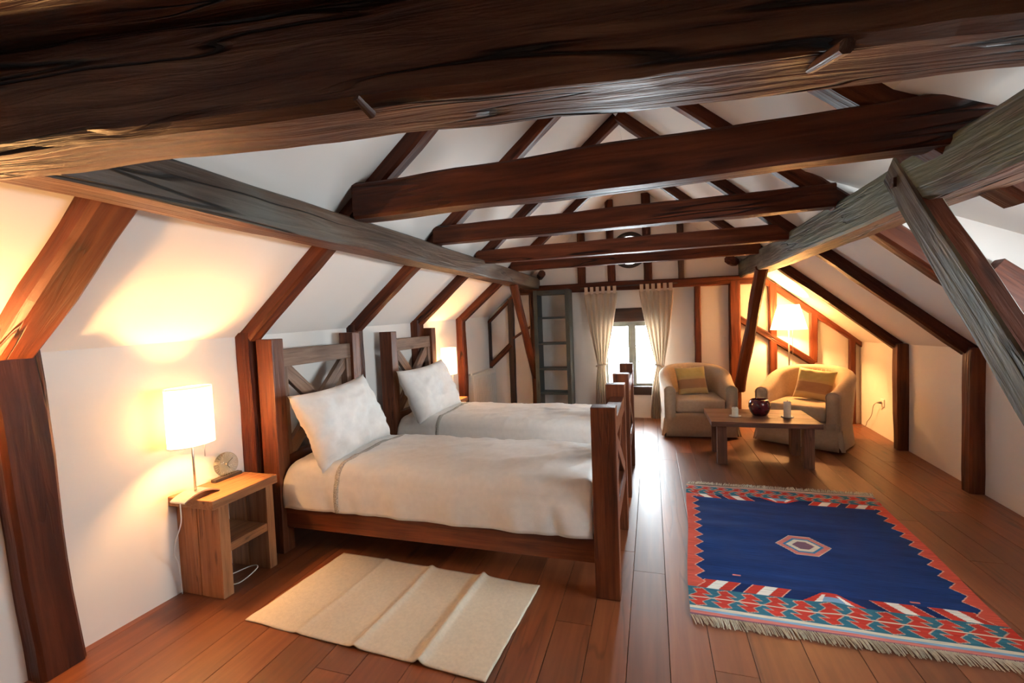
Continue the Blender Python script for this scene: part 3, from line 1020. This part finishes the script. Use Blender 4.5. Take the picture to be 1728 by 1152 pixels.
def make_table_lamp():
    r = empty('table_lamp', (-2.485, 1.885, 0.578))
    # curved foot plate
    vs, fs = [], []
    n = 14
    for i in range(n + 1):
        t = -1 + 2 * i / n
        z = 0.030 * (1 - t * t) + 0.002
        for (xx, dz) in ((-0.055, 0), (0.055, 0), (0.055, 0.008), (-0.055, 0.008)):
            vs.append((xx, t * 0.105, z + dz - 0.002))
    for i in range(n):
        for j in range(4):
            k = (j + 1) % 4
            fs.append((i*4 + j, i*4 + k, (i+1)*4 + k, (i+1)*4 + j))
    fs += [(3, 2, 1, 0), tuple(n*4 + j for j in range(4))]
    me = mesh('base', vs, fs); fix_normals(me)
    link('base', me, M_METAL, r)
    tube('stem', [(0, 0, 0.03), (0, 0, 0.20), (0, 0, 0.46)], 0.006, M_METAL, r)
    tube('pull_chain', [(0.02, 0.055, 0.30), (0.02, 0.056, 0.25), (0.02, 0.055, 0.215)], 0.0022, M_METAL, r, 6)
    # oval drum shade with thickness
    za, zb = 0.30, 0.62
    sh = lathe('shade', [(1.0, za), (1.0, (za + zb) / 2), (1.0, zb)], M_SHADE, r, 40, None, 0.085, 0.125, caps=False)
    for q in (za, zb):
        tube('shade_rim', [(0.085 * math.cos(a * math.pi / 16), 0.125 * math.sin(a * math.pi / 16), q) for a in range(33)], 0.0022, M_WHITEP, r, 6, cap=False)
    tube('shade_holder', [(0, -0.12, 0.585), (0, 0, 0.585), (0, 0.12, 0.585)], 0.003, M_METAL, r, 6)
    bulb = lathe('bulb', [(0.0, 0.34), (0.014, 0.342), (0.016, 0.37), (0.012, 0.385), (0, 0.386)], M_WHITEP, r, 12)
    lamp_light('lamp_glow', (0, 0, 0.425), BED_LAMP_W, r)
    tube('lamp_cord', spline([(0.0, -0.09, 0.004), (0.02, -0.105, -0.015), (0.03, -0.115, -0.10), (-0.02, -0.112, -0.20), (-0.05, -0.105, -0.28), (-0.10, -0.05, -0.38), (-0.13, -0.02, -0.571)], 8), 0.0035, M_WHITEP, r, 6)
    return r


tl1 = make_table_lamp()
tag(tl1, 'lit bedside lamp with an ivory drum shade on the nearest nightstand', 'lamp', 'bedside lamps')
tl2 = copy_tree(tl1)
tl2.location += Vector((0.10, 3.20, 0))
tag(tl2, 'lit bedside lamp behind the farther bed beside the slim post', 'lamp', 'bedside lamps')
# loose loop of cord in the nightstand
cc = tube('cord_loop', spline([(-2.45, 1.99, 0.006), (-2.36, 2.02, 0.02), (-2.335, 2.12, 0.055), (-2.40, 2.14, 0.05), (-2.50, 2.06, 0.02), (-2.60, 2.0, 0.01)], 8), 0.0035, M_WHITEP, None, 6)
cc.parent = tl1
cc.location = -Vector(tl1.location)

# glass clock on the nightstand
ck = empty('glass_clock', (-2.585, 2.17, 0.578))
tag(ck, 'small round glass clock on a dark bar beside the bedside lamp', 'clock')
box('base_bar', -2.605, -2.565, 2.075, 2.265, 0.578, 0.598, M_DARKFRAME, ck, 0.004, origin=ck.location)
cdk = lathe('dial', [(0.0, -0.003), (0.073, -0.003), (0.075, 0.0), (0.073, 0.003), (0, 0.003)], M_CLOCKGLASS, ck, 36, (0, 0, 0.09))
cdk.rotation_euler = (0, math.pi / 2 - 0.12, math.radians(-12))
hub = lathe('hub', [(0, -0.008), (0.006, -0.008), (0.006, 0.010), (0, 0.011)], M_METAL, cdk, 12)
for k in range(28):
    a = 2 * math.pi * k / 28
    r0, r1 = 0.040 + 0.012 * (k % 2), 0.068
    tube('ray', [(math.cos(a) * r0, math.sin(a) * r0, 0.0045), (math.cos(a) * r1, math.sin(a) * r1, 0.0045)], 0.0010, M_METAL, cdk, 4)
for a, ln in ((0.5, 0.035), (2.2, 0.05)):
    tube('hand', [(0, 0, 0.007), (math.cos(a) * ln, math.sin(a) * ln, 0.007)], 0.0014, M_DARKFRAME, cdk, 4)

# uplighter on the bed wall, just outside the left edge of the picture
sc_ = empty('wall_lamp', (wl(0.86) + 0.12, 0.86, 1.12))
tag(sc_, 'small half-bowl wall lamp on the knee wall out of view', 'lamp')
lathe('bowl', [(0.02, 0.0), (0.07, 0.03), (0.10, 0.08), (0.11, 0.13), (0.105, 0.13), (0.094, 0.08), (0.064, 0.035), (0.015, 0.006)], M_SHADE, sc_, 28, closed=True)
tube('bracket', [(-0.10, 0, 0.02), (-0.05, 0, 0.0), (0, 0, 0.0)], 0.008, M_METAL, sc_)
lamp_light('lamp_glow', (0, 0, 0.09), SCONCE_W, sc_, 0.03)

# ================================================================== radiator, ladder
rd = empty('radiator', (-2.45, 6.40, 0.08))
tag(rd, 'white panel radiator on the knee wall beside the slim post', 'radiator')
c = rd.location
def bx(n, *a, mat=M_RAD, bev=0.004): return box(n, *a, mat, rd, bev, origin=c)
bx('front_panel', -2.425, -2.405, 5.92, 6.84, 0.10, 0.74)
bx('rear_panel', -2.50, -2.48, 5.92, 6.84, 0.10, 0.74)
bx('side_cover', -2.50, -2.405, 5.905, 5.92, 0.10, 0.755)
bx('side_cover', -2.50, -2.405, 6.84, 6.855, 0.10, 0.755)
bx('top_grille', -2.50, -2.405, 5.92, 6.84, 0.742, 0.756)
for k in range(12):
    yy = 5.99 + k * 0.072
    bx('rib', -2.407, -2.400, yy, yy + 0.035, 0.15, 0.69, bev=0.003)
tube('valve', [(-2.43 - c.x, 5.90 - c.y, 0.69), (-2.43 - c.x, 5.86 - c.y, 0.69)], 0.018, M_WHITEP, rd, 12)
tube('pipe', [(-2.45 - c.x, 5.89 - c.y, 0.03), (-2.45 - c.x, 5.885 - c.y, -0.08)], 0.008, M_WHITEP, rd, 10)

ld = empty('ladder', (-1.40, 6.73, 0))
tag(ld, 'slate-painted steep ladder stair with wide sides against the gable', 'ladder')
c = ld.location
for xx, sx in ((-1.635, -1), (-1.165, 1)):
    o = box('side_board', xx - 0.030, xx + 0.030, 6.54, 6.84, 0.0, 1.93, M_LADDER, ld, 0.004, origin=c)
box('head_board', -1.605, -1.195, 6.56, 6.83, 1.86, 1.925, M_LADDER, ld, 0.004, origin=c)
for zz in (0.06, 0.40, 0.76, 1.14, 1.52):
    box('tread', -1.605, -1.195, 6.56, 6.83, zz - 0.016, zz + 0.016, M_LADDER, ld, 0.004, origin=c)

# ================================================================== curtains


def curtain(label, top, tie, bot, ztie, seed, flip):
    r = empty('curtain', ((top[0] + top[1]) / 2, 6.76, 0.02))
    tag(r, label, 'curtain', 'oatmeal tab curtains')
    c = r.location
    nz, nx = 60, 90
    vs, fs = [], []
    zt, zb = 1.855, 0.02
    for i in range(nz + 1):
        z = zt + (zb - zt) * i / nz
        if z >= ztie:
            t = (zt - z) / (zt - ztie)
            e = t ** 1.25
            xa = top[0] + (tie[0] - top[0]) * e
            xb = top[1] + (tie[1] - top[1]) * e
            sq = t
        else:
            t = min(1, (ztie - z) / (ztie - zb))
            e = 1 - (1 - t) ** 2
            xa = tie[0] + (bot[0] - tie[0]) * e
            xb = tie[1] + (bot[1] - tie[1]) * e
            sq = 1 - 0.35 * t
        for j in range(nx + 1):
            s = j / nx
            amp = 0.016 + 0.022 * sq
            ph = s * 5.5 * 2 * math.pi + 0.9 * noise.noise(Vector((s * 4, z * 1.2, seed)))
            yy = -amp * math.sin(ph) + 0.015 * noise.noise(Vector((s * 3, z * 2, seed + 4)))
            xx = xa + (xb - xa) * s + 0.006 * math.cos(ph)
            if abs(z - ztie) < 0.05:
                yy *= 0.7
            vs.append((xx - c.x, yy, z - c.z))
    for i in range(nz):
        for j in range(nx):
            a = i * (nx + 1) + j
            fs.append((a, a + 1, a + nx + 2, a + nx + 1))
    me = mesh('drape', vs, fs, smooth=True)
    d = link('drape', me, M_CURTAIN, r)
    m = d.modifiers.new('thickness', 'SOLIDIFY'); m.thickness = 0.003
    # tabs
    n = 6
    for k in range(n):
        s = (k + 0.5) / n
        xx = top[0] + (top[1] - top[0]) * s
        box('tab', xx - 0.024, xx + 0.024, 6.735, 6.740, 1.84, 1.945, M_CURTAIN, r, 0.001, origin=c)
    # tie band
    bx_ = []
    for k in range(25):
        a = 2 * math.pi * k / 24
        bx_.append(((tie[0] + tie[1]) / 2 - c.x + math.cos(a) * ((tie[1] - tie[0]) / 2 + 0.012), math.sin(a) * 0.055, ztie - c.z + 0.02 * math.cos(a) * flip))
    tube('tie_band', bx_, 0.013, M_CURTAIN, r, 8, cap=False)
    return r


curtain('oatmeal tab-top curtain tied back on the ladder side of the window', (-0.95, -0.46), (-0.78, -0.655), (-0.83, -0.635), 0.80, 1.0, 1)
curtain('oatmeal tab-top curtain tied back on the armchair side of the window', (-0.165, 0.305), (0.045, 0.16), (-0.045, 0.135), 0.78, 6.0, -1)
rod = tube('curtain_rod', [(-1.0, 6.765, 1.935), (-0.3, 6.765, 1.938), (0.36, 6.765, 1.935)], 0.009, M_DARKFRAME, None, 10)
tag(rod, 'thin dark curtain rod in front of the gable plate', 'rod')

# ================================================================== armchairs


def make_armchair():
    """tub chair: origin at floor centre, faces -y"""
    r = empty('armchair', (0, 0, 0))
    W, D = 0.41, 0.40           # half width, half depth
    th = 0.125
    # centre line of the shell from one arm front round the back to the other
    path = []
    rr = W - th / 2
    n1 = 8
    yc = D - W + 0.02            # centre of the back curve
    for k in range(n1):
        path.append((rr, -D + 0.0 + (yc + D) * k / n1, 1, 0))
    nb = 28
    for k in range(nb + 1):
        a = math.pi * k / nb
        path.append((rr * math.cos(a), yc + (rr) * math.sin(a), math.cos(a), math.sin(a)))
    for k in range(n1):
        path.append((-rr, yc - (yc + D) * (k + 1) / n1, -1, 0))
    vs, fs = [], []
    sec_n = None
    npth = len(path)
    for i, (x_, y_, nx, ny) in enumerate(path):
        u = min(1.0, max(0.0, (y_ + D) / (2 * D)))
        ht = 0.635 + 0.205 * (u * u * (3 - 2 * u))
        h2 = th / 2
        sec = []
        flare = 0.018
        # outside from floor up
        for z in (0.02, 0.10, 0.20, 0.235, 0.245, 0.34, 0.46, ht - h2 - 0.02):
            o_ = h2 + (flare * (1 - z / 0.24) if z < 0.24 else 0) + 0.010 * noise.noise(Vector((x_ * 9, y_ * 9, z * 2.0))) * (1.0 if z < 0.24 else 0.35)
            if abs(z - 0.235) < 0.001: o_ -= 0.004
            sec.append((o_, z))
        for k in range(9):
            a = math.pi * k / 8
            sec.append((h2 * 1.06 * math.cos(a), ht - h2 + h2 * 0.95 * math.sin(a)))
        for z in (ht - h2 - 0.03, 0.50, 0.38, 0.26):
            sec.append((-h2 - 0.01 * u + 0.005 * noise.noise(Vector((x_ * 14, y_ * 14, z * 3))), z))
        sec_n = len(sec)
        for (q, z) in sec:
            lean = (z - 0.25) * 0.10 * u if z > 0.25 else 0
            vs.append((x_ + nx * (q + lean), y_ + ny * (q + lean), z))
    for i in range(npth - 1):
        for j in range(sec_n - 1):
            fs.append((i*sec_n + j, (i+1)*sec_n + j, (i+1)*sec_n + j + 1, i*sec_n + j + 1))
    # front faces of the arms
    fs.append(tuple(range(sec_n)))
    fs.append(tuple((npth - 1)*sec_n + j for j in range(sec_n - 1, -1, -1)))
    me = mesh('body', vs, fs, smooth=True)
    fix_normals(me)
    bo = link('body', me, M_SLIP, r)
    # arm welt round the front face
    for s in (0, npth - 1):
        pts = [(vs[s*sec_n + j][0], vs[s*sec_n + j][1] - 0.002, vs[s*sec_n + j][2]) for j in range(3, sec_n - 1)]
        tube('arm_piping', pts, 0.004, M_SLIP, r, 6)
    # front panel and pleated skirt
    pv, pf = [], []
    nxx = 40
    zz = [0.305, 0.25, 0.235, 0.18, 0.10, 0.02]
    for i in range(nxx + 1):
        t = -1 + 2 * i / nxx
        for k, z in enumerate(zz):
            yy = -D + 0.005 - (0.02 * (1 - z / 0.24) if z < 0.24 else 0) - 0.006 * noise.noise(Vector((t * 5, z * 2, 3.3))) * (1 if z < 0.24 else 0.3)
            pv.append((t * (W - 0.01), yy, z))
    m_ = len(zz)
    for i in range(nxx):
        for k in range(m_ - 1):
            pf.append((i*m_ + k, i*m_ + k + 1, (i+1)*m_ + k + 1, (i+1)*m_ + k))
    me = mesh('skirt', pv, pf, smooth=True)
    sk = link('skirt', me, M_SLIP, r)
    sm = sk.modifiers.new('thickness', 'SOLIDIFY'); sm.thickness = 0.01; sm.offset = 0
    # inverted pleat flaps at the front corners
    for s in (-1, 1):
        tube('corner_pleat', [(s * (W + 0.004), -D + 0.05, 0.235), (s * (W + 0.012), -D + 0.04, 0.12), (s * (W + 0.022), -D + 0.02, 0.02)], 0.01, M_SLIP, r, 8, radii=[0.004, 0.014, 0.022])
    # seat cushion
    bm = bmesh.new()
    bmesh.ops.create_cube(bm, size=1.0)
    for v in bm.verts: v.co = Vector((v.co.x * (2 * (W - th) - 0.006), v.co.y * 0.62, v.co.z * 0.165))
    bmesh.ops.bevel(bm, geom=bm.edges[:], offset=0.035, segments=4, affect='EDGES', profile=0.5)
    me = bpy.data.meshes.new('seat_cushion'); bm.to_mesh(me); bm.free()
    me.polygons.foreach_set('use_smooth', [True] * len(me.polygons))
    link('seat_cushion', me, M_SLIP, r, (0, -0.095, 0.385))
    # gathers on the inside of the back
    for k in range(7):
        a = math.pi * (0.36 + 0.047 * k)
        q = rr - th / 2 - 0.004
        tube('back_gather', [(q * 1.13 * math.cos(a), yc + q * 1.13 * math.sin(a), 0.79), (q * 1.08 * math.cos(a), yc + q * 1.07 * math.sin(a), 0.74), (q * 1.03 * math.cos(a), yc + q * 1.03 * math.sin(a), 0.66)], 0.006, M_SLIP, r, 6, radii=[0.004, 0.007, 0.002])
    return r


a1 = make_armchair()
a2 = copy_tree(a1)
a1.location = (0.51, 6.23, 0)
a1.rotation_euler = (0, 0, math.radians(4))
tag(a1, 'beige slipcovered tub armchair beside the curtain', 'armchair', 'tub armchairs')
a2.location = (1.69, 5.93, 0)
a2.rotation_euler = (0, 0, math.radians(-33))
tag(a2, 'beige slipcovered tub armchair turned inwards beside the floor lamp', 'armchair', 'tub armchairs')
cu = cushion('throw_cushion', 0.37, 0.37, 0.13, M_CUSH, (0.475, 6.28, 0.635), (math.radians(-22), math.radians(-3), math.radians(8)), 3.0, crease=0.006, pinch=0.06)
tag(cu, 'gold striped square cushion on the armchair beside the curtain', 'cushion', 'gold cushions')
cu = cushion('throw_cushion', 0.38, 0.37, 0.13, M_CUSH, (1.77, 5.97, 0.635), (math.radians(-24), math.radians(6), math.radians(-30)), 8.0, crease=0.006, pinch=0.06)
tag(cu, 'gold striped square cushion on the armchair beside the floor lamp', 'cushion', 'gold cushions')

# ================================================================== coffee table and what stands on it
tbx = empty('coffee_table', (1.03, 5.10, 0))
tag(tbx, 'low chunky brown wooden coffee table in front of the armchairs', 'coffee table')
c = tbx.location
for k in range(3):
    box('top_board', 0.535, 1.485, 4.775 + k * 0.222, 4.775 + k * 0.222 + 0.220, 0.392, 0.440, M_TABLE, tbx, 0.004, axis=0, origin=c)
for xa in (0.595, 1.345):
    for ya in (4.84, 5.27):
        box('leg', xa, xa + 0.088, ya, ya + 0.085, 0.0, 0.392, M_TABLE, tbx, 0.005, origin=c)
for xa in (0.61, 1.36):
    box('end_rail', xa + 0.01, xa + 0.06, 4.925, 5.27, 0.33, 0.392, M_TABLE, tbx, 0.004, origin=c)

TZ = 0.440
v = lathe('vase', [(0.0, 0.0), (0.055, 0.0), (0.066, 0.006), (0.088, 0.04), (0.101, 0.085), (0.099, 0.125), (0.086, 0.155), (0.075, 0.167), (0.071, 0.165), (0.080, 0.152), (0.092, 0.122), (0.094, 0.085), (0.08, 0.04), (0.05, 0.012), (0, 0.01)], M_VASE, None, 40, (1.03, 5.13, TZ))
tag(v, 'round oxblood red glazed bowl vase in the middle of the coffee table', 'vase')


def candle(x_, y_, h, r_, lab):
    e = empty('candle_dish', (x_, y_, TZ))
    tag(e, 'small pale round dish under the ' + lab, 'dish', 'candle dishes')
    lathe('plate', [(0.0, 0.0), (0.035, 0.0), (0.055, 0.006), (0.056, 0.009), (0.036, 0.004), (0, 0.004)], M_DISH, e, 28)
    k = empty('candle', (x_, y_, TZ + 0.0045))
    tag(k, 'ivory pillar candle, ' + lab, 'candle', 'pillar candles')
    lathe('wax', [(0.0, 0.0), (r_, 0.0), (r_, h - 0.006), (r_ - 0.004, h), (r_ * 0.6, h - 0.006), (0, h - 0.008)], M_WAX, k, 24)
    tube('wick', [(0, 0, h - 0.01), (0.001, 0, h + 0.004), (0.003, 0, h + 0.012)], 0.0014, M_WICK, k, 6)


candle(0.79, 5.05, 0.088, 0.030, 'shorter candle beside the first armchair')
candle(1.262, 5.06, 0.155, 0.032, 'taller candle on the table corner by the second armchair')

# ================================================================== floor lamp, socket
fl_ = empty('floor_lamp', (1.66, 6.55, 0))
tag(fl_, 'lit floor lamp with a cream cone shade behind the second armchair', 'floor lamp')
lathe('base', [(0.0, 0.0), (0.13, 0.0), (0.13, 0.012), (0.11, 0.022), (0.02, 0.028), (0.0, 0.028)], M_METAL, fl_, 32)
tube('pole', [(0, 0, 0.02), (0, 0, 0.6), (0, 0, 1.33)], 0.009, M_METAL, fl_, 10)
za, zb = 1.255, 1.565
lathe('shade', [(0.205, za), (0.162, (za + zb) / 2), (0.118, zb)], M_SHADE, fl_, 40, caps=False)
for q, rq in ((za, 0.205), (zb, 0.118)):
    tube('shade_rim', [(rq * math.cos(a * math.pi / 16), rq * math.sin(a * math.pi / 16), q) for a in range(33)], 0.0022, M_WHITEP, fl_, 6, cap=False)
for a in (0, 2.09, 4.19):
    tube('shade_spoke', [(0, 0, 1.33), (math.cos(a) * 0.06, math.sin(a) * 0.06, 1.45), (math.cos(a) * 0.116, math.sin(a) * 0.116, 1.555)], 0.0025, M_METAL, fl_, 6)
tube('pull_chain', [(0.03, -0.05, 1.26), (0.03, -0.05, 1.10), (0.03, -0.05, 0.78)], 0.0018, M_METAL, fl_, 6)
lamp_light('lamp_glow', (0, 0, 1.42), FLOOR_LAMP_W, fl_, 0.045)

yy = 6.22
so = empty('power_socket', (wr(yy) - 0.006, yy, 0.39))
tag(so, 'white square wall socket with a plug on the knee wall', 'socket')
box('cover_plate', -0.006, 0.006, -0.042, 0.042, -0.042, 0.042, M_WHITEP, so, 0.003)
lathe('socket_well', [(0.0, 0.0), (0.022, 0.0), (0.022, 0.004), (0, 0.004)], M_DISH, so, 20, (-0.008, 0, 0)).rotation_euler = (0, math.pi / 2, 0)
tube('plug', [(-0.006, 0.01, 0), (-0.03, 0.012, 0), (-0.045, 0.03, -0.004)], 0.012, M_CORDG, so, 10, radii=[0.014, 0.012, 0.006])
cc = tube('lamp_cord', spline([(wr(yy) - 0.05, yy + 0.03, 0.386), (wr(yy) - 0.04, yy + 0.14, 0.33), (wr(yy) - 0.03, yy + 0.22, 0.20), (wr(yy) - 0.03, yy + 0.33, 0.10), (wr(yy) - 0.05, yy + 0.42, 0.010), (2.2, 6.72, 0.006), (1.85, 6.70, 0.006), (1.70, 6.68, 0.008)], 8), 0.0035, M_CORDG, None, 6)
cc.parent = fl_
cc.location = -Vector(fl_.location)
cc['label'] = 'dark cord hanging from the wall socket'
sw = empty('light_switch', (0.965, 6.893, 1.14))
tag(sw, 'small white light switch beside the thick gable post', 'switch')
box('switch_plate', -0.03, 0.03, -0.006, 0.006, -0.04, 0.04, M_WHITEP, sw, 0.003)
box('rocker', -0.015, 0.015, -0.011, -0.005, -0.022, 0.022, M_DISH, sw, 0.002)

# ================================================================== rugs
# cream rug with fold ridges
cr = [Vector((-2.047, 1.766, 0)), Vector((-0.695, 1.695, 0)), Vector((-0.635, 2.413, 0)), Vector((-1.984, 2.476, 0))]
nx, ny = 120, 50
vs, fs = [], []
folds = [0.25, 0.50, 0.755]
for i in range(nx + 1):
    s = i / nx
    for j in range(ny + 1):
        t = j / ny
        p = (cr[0] * (1-s) + cr[1] * s) * (1-t) + (cr[3] * (1-s) + cr[2] * s) * t
        z = 0.008
        for k, f in enumerate(folds):
            amp = (0.006, 0.012, 0.020)[k]
            sg = s - f - 0.008 * math.sin(t * 3 + k)
            z += amp * math.exp(-(sg / 0.014) ** 2) + amp * 0.35 * math.exp(-(sg / 0.05) ** 2)
        z += 0.004 * (noise.noise(Vector((s * 6, t * 3, 0.3))) + 0.5)
        ed = 0.006 * noise.noise(Vector((s * 8, t * 8, 2)))
        vs.append((p.x + ed, p.y + 0.006 * noise.noise(Vector((s * 7, 5, t * 2))), z))
for i in range(nx):
    for j in range(ny):
        a = i * (ny + 1) + j
        fs.append((a, a + ny + 1, a + ny + 2, a + 1))
rg = link('cream_rug', mesh('cream_rug', vs, fs, smooth=True), M_RUGW)
tag(rg, 'plain cream cotton rug with fold creases beside the nearest bed', 'rug')
m = rg.modifiers.new('thickness', 'SOLIDIFY'); m.thickness = 0.006; m.offset = -1

# patterned kilim
KN = [Vector((0.150, 2.345, 0)), Vector((1.532, 2.335, 0)), Vector((1.640, 4.195, 0)), Vector((0.262, 4.205, 0))]
KW, KH = 1.37, 1.85
NAVY = (0.008, 0.024, 0.105); BLUE = (0.012, 0.046, 0.185); RED = (0.52, 0.045, 0.030); CORAL = (0.62, 0.100, 0.065)
TEAL = (0.035, 0.150, 0.215); CREAM = (0.66, 0.60, 0.46); WHITE = (0.80, 0.77, 0.69); PINK = (0.60, 0.19, 0.16); SKY_ = (0.22, 0.38, 0.55); MAUVE = (0.20, 0.10, 0.14); OUTL = (0.50, 0.36, 0.28)


HOOK = [(0.0, 0.0), (0.86, 0.0), (0.60, 0.36), (0.99, 0.34), (0.62, 0.95), (0.22, 0.80), (0.36, 0.45)]


def hook(s, t):
    """one period of the running-hook border: 1 red, 0 ground, 2 pale outline"""
    s = s % 1.0
    inside = False
    dmin = 9.0
    n = len(HOOK)
    for i in range(n):
        ax, ay = HOOK[i]
        bx_, by = HOOK[(i + 1) % n]
        if (ay > t) != (by > t) and s < (bx_ - ax) * (t - ay) / (by - ay) + ax:
            inside = not inside
        dx, dy = bx_ - ax, by - ay
        f = max(0, min(1, ((s - ax) * dx + (t - ay) * dy) / (dx * dx + dy * dy)))
        dmin = min(dmin, math.hypot(s - ax - f * dx, (t - ay - f * dy) * 0.75))
    if dmin < 0.022 and t > 0.03: return 2
    return 1 if inside else 0


def kilim(u, v):
    """u, v in metres from the near left corner"""
    far = v > KH / 2
    d = KH - v if far else v
    # plain stripes at the ends
    if far:
        if d < 0.020: return CREAM
        if d < 0.034: return PINK
        if d < 0.040: return CREAM
        hb = 0.040; rowh = 0.078
    else:
        if d < 0.016: return MAUVE
        if d < 0.034: return PINK
        if d < 0.052: return SKY_
        if d < 0.072: return CREAM
        hb = 0.072; rowh = 0.085
    per = 0.118
    if d < hb + rowh:
        t = (d - hb) / rowh
        k = hook((KW - u) / per + 0.3, 1 - t) if not far else hook(u / per + 0.2, 1 - t)
        return (TEAL, RED, OUTL)[k]
    if d < hb + rowh + 0.010:
        q = (d - hb - rowh) / 0.010
        return CREAM if 0.25 < q < 0.75 else (0.30, 0.18, 0.10)
    if d < hb + 2 * rowh + 0.010:
        t = (d - hb - rowh - 0.010) / rowh
        k = hook(u / per, t) if not far else hook((KW - u) / per + 0.5, t)
        return (TEAL, RED, OUTL)[k]
    d2 = d - (hb + 2 * rowh + 0.010)
    bh = 0.085
    # side serration
    L = KH - 2 * (hb + 2 * rowh + 0.010)
    bw = 0.045 + 0.050 * (1 - abs(((v - 0.25) / 0.118 % 1.0) * 2 - 1)) if True else 0
    eu = min(u, KW - u)
    if eu < bw:
        return CORAL if bw - eu > 0.006 else (0.72, 0.40, 0.30)
    if d2 < bh:
        # slanted red-white-red blocks leaning away from the middle
        sgn = -1 if u < KW / 2 else 1
        um = (u - KW / 2) * sgn
        sl = um - (d2 / bh) * (-0.060 if not far else -0.05)
        for b0 in (0.20, 0.44):
            q = (sl - b0 - 0.03) / 0.185
            if 0 <= q < 1:
                if q < 0.03 or q > 0.97: return (0.70, 0.42, 0.32)
                if 0.34 < q < 0.66: return WHITE
                return RED
        # small stepped triangle in the middle
        if abs(u - KW / 2) < 0.11 * (1 - d2 / bh) + 0.03:
            q = abs(u - KW / 2) / (0.11 * (1 - d2 / bh) + 0.03)
            if q > 0.62: return RED
            if q > 0.38 and d2 < bh * 0.75: return WHITE
            return SKY_ if d2 < bh * 0.5 else RED
        return NAVY
    # medallion
    mu, mv = (u - 0.675) , (v - 0.870)
    # rotated a little by the weave
    a_ = abs(mu) / 0.155; b_ = abs(mv) / 0.128
    h = max(b_, (a_ * 1.0 + b_ * 0.62) / 1.0)
    if h < 1.0:
        if h > 0.74: return PINK if h < 0.97 else CREAM
        if h > 0.62: return (0.05, 0.20, 0.36)
        if h > 0.40: return CREAM
        return MAUVE
    for (fu, fv) in ((0.26, 0.42), (1.06, 0.36)):
        if abs(u - fu) < 0.020 and abs(v - fv) < 0.006: return PINK
    n = noise.noise(Vector((u * 2.0, v * 16, 0.0)))
    k = 0.5 + 0.5 * n
    return tuple(NAVY[i] * (1 - k) + BLUE[i] * k for i in range(3))


NX, NY = 330, 450
vs, fs, cols = [], [], []
for i in range(NX + 1):
    s = i / NX
    for j in range(NY + 1):
        t = j / NY
        p = (KN[0] * (1-s) + KN[1] * s) * (1-t) + (KN[3] * (1-s) + KN[2] * s) * t
        u, v_ = s * KW, t * KH
        # shallow ripples across the weft, stronger on the window side
        z = 0.008 + 0.007 * max(0, 1 - s * 1.6) * (0.5 + 0.5 * math.sin(v_ * 26 + 2.0 * noise.noise(Vector((s * 3, v_, 1))))) + 0.003 * noise.noise(Vector((s * 3, v_ * 8, 4)))
        z += 0.012 * math.exp(-((s - 0.5) / 0.05) ** 2) * math.exp(-((v_ - 0.27) / 0.16) ** 2)
        wx = 0.010 * noise.noise(Vector((v_ * 1.5, 0, 9))) - 0.006 * math.sin(v_ * 1.7)
        vs.append((p.x + wx, p.y + 0.008 * noise.noise(Vector((s * 2.5, 3, t))), z))
        cols.append(kilim(u, v_))
for i in range(NX):
    for j in range(NY):
        a = i * (NY + 1) + j
        fs.append((a, a + NY + 1, a + NY + 2, a + 1))
kme = bpy.data.meshes.new('kilim_rug')
kme.from_pydata(vs, [], fs)
kme.polygons.foreach_set('use_smooth', [True] * len(kme.polygons))
ca = kme.color_attributes.new('weave', 'FLOAT_COLOR', 'POINT')
ca.data.foreach_set('color', [c_ for c3 in cols for c_ in (c3[0], c3[1], c3[2], 1.0)])
kme.materials.append(M_KILIM)
kr = empty('kilim_rug', (0.88, 3.27, 0))
tag(kr, 'blue and red kilim rug with a hexagonal medallion and fringed ends', 'rug')
ko = link('woven_field', kme, None, kr)
ko.location = -Vector(kr.location)


def fringe(pa, pb, dirv, ln, seed):
    rf = random.Random(seed)
    vs, fs = [], []
    n = 250
    for k in range(n):
        t = (k + rf.random() * 0.8) / n
        p = pa * (1 - t) + pb * t
        lean = 0.35 * noise.noise(Vector((t * 14, seed, 0))) + rf.uniform(-0.12, 0.12) + 0.25
        L_ = ln * rf.uniform(0.75, 1.15)
        w = 0.0024
        pts = []
        for q in range(4):
            f = q / 3
            x_ = p.x + lean * L_ * f
            y_ = p.y + dirv * L_ * f
            z = 0.009 * (1 - f) + 0.003 + 0.004 * math.sin(f * 3.1)
            pts.append((x_, y_, z))
        b0 = len(vs)
        for (x_, y_, z) in pts:
            vs += [(x_ - w, y_, z), (x_ + w, y_, z), (x_, y_, z + 0.003)]
        for q in range(3):
            for a, b_ in ((0, 1), (1, 2), (2, 0)):
                fs.append((b0 + q*3 + a, b0 + q*3 + b_, b0 + q*3 + 3 + b_, b0 + q*3 + 3 + a))
    o = link('fringe', mesh('fringe', vs, fs), M_FRINGE, kr)
    o.location = -Vector(kr.location)
    o['kind'] = 'stuff'


fringe(KN[0], KN[1], -1, 0.060, 1)
fringe(KN[3], KN[2], 1, 0.085, 2)
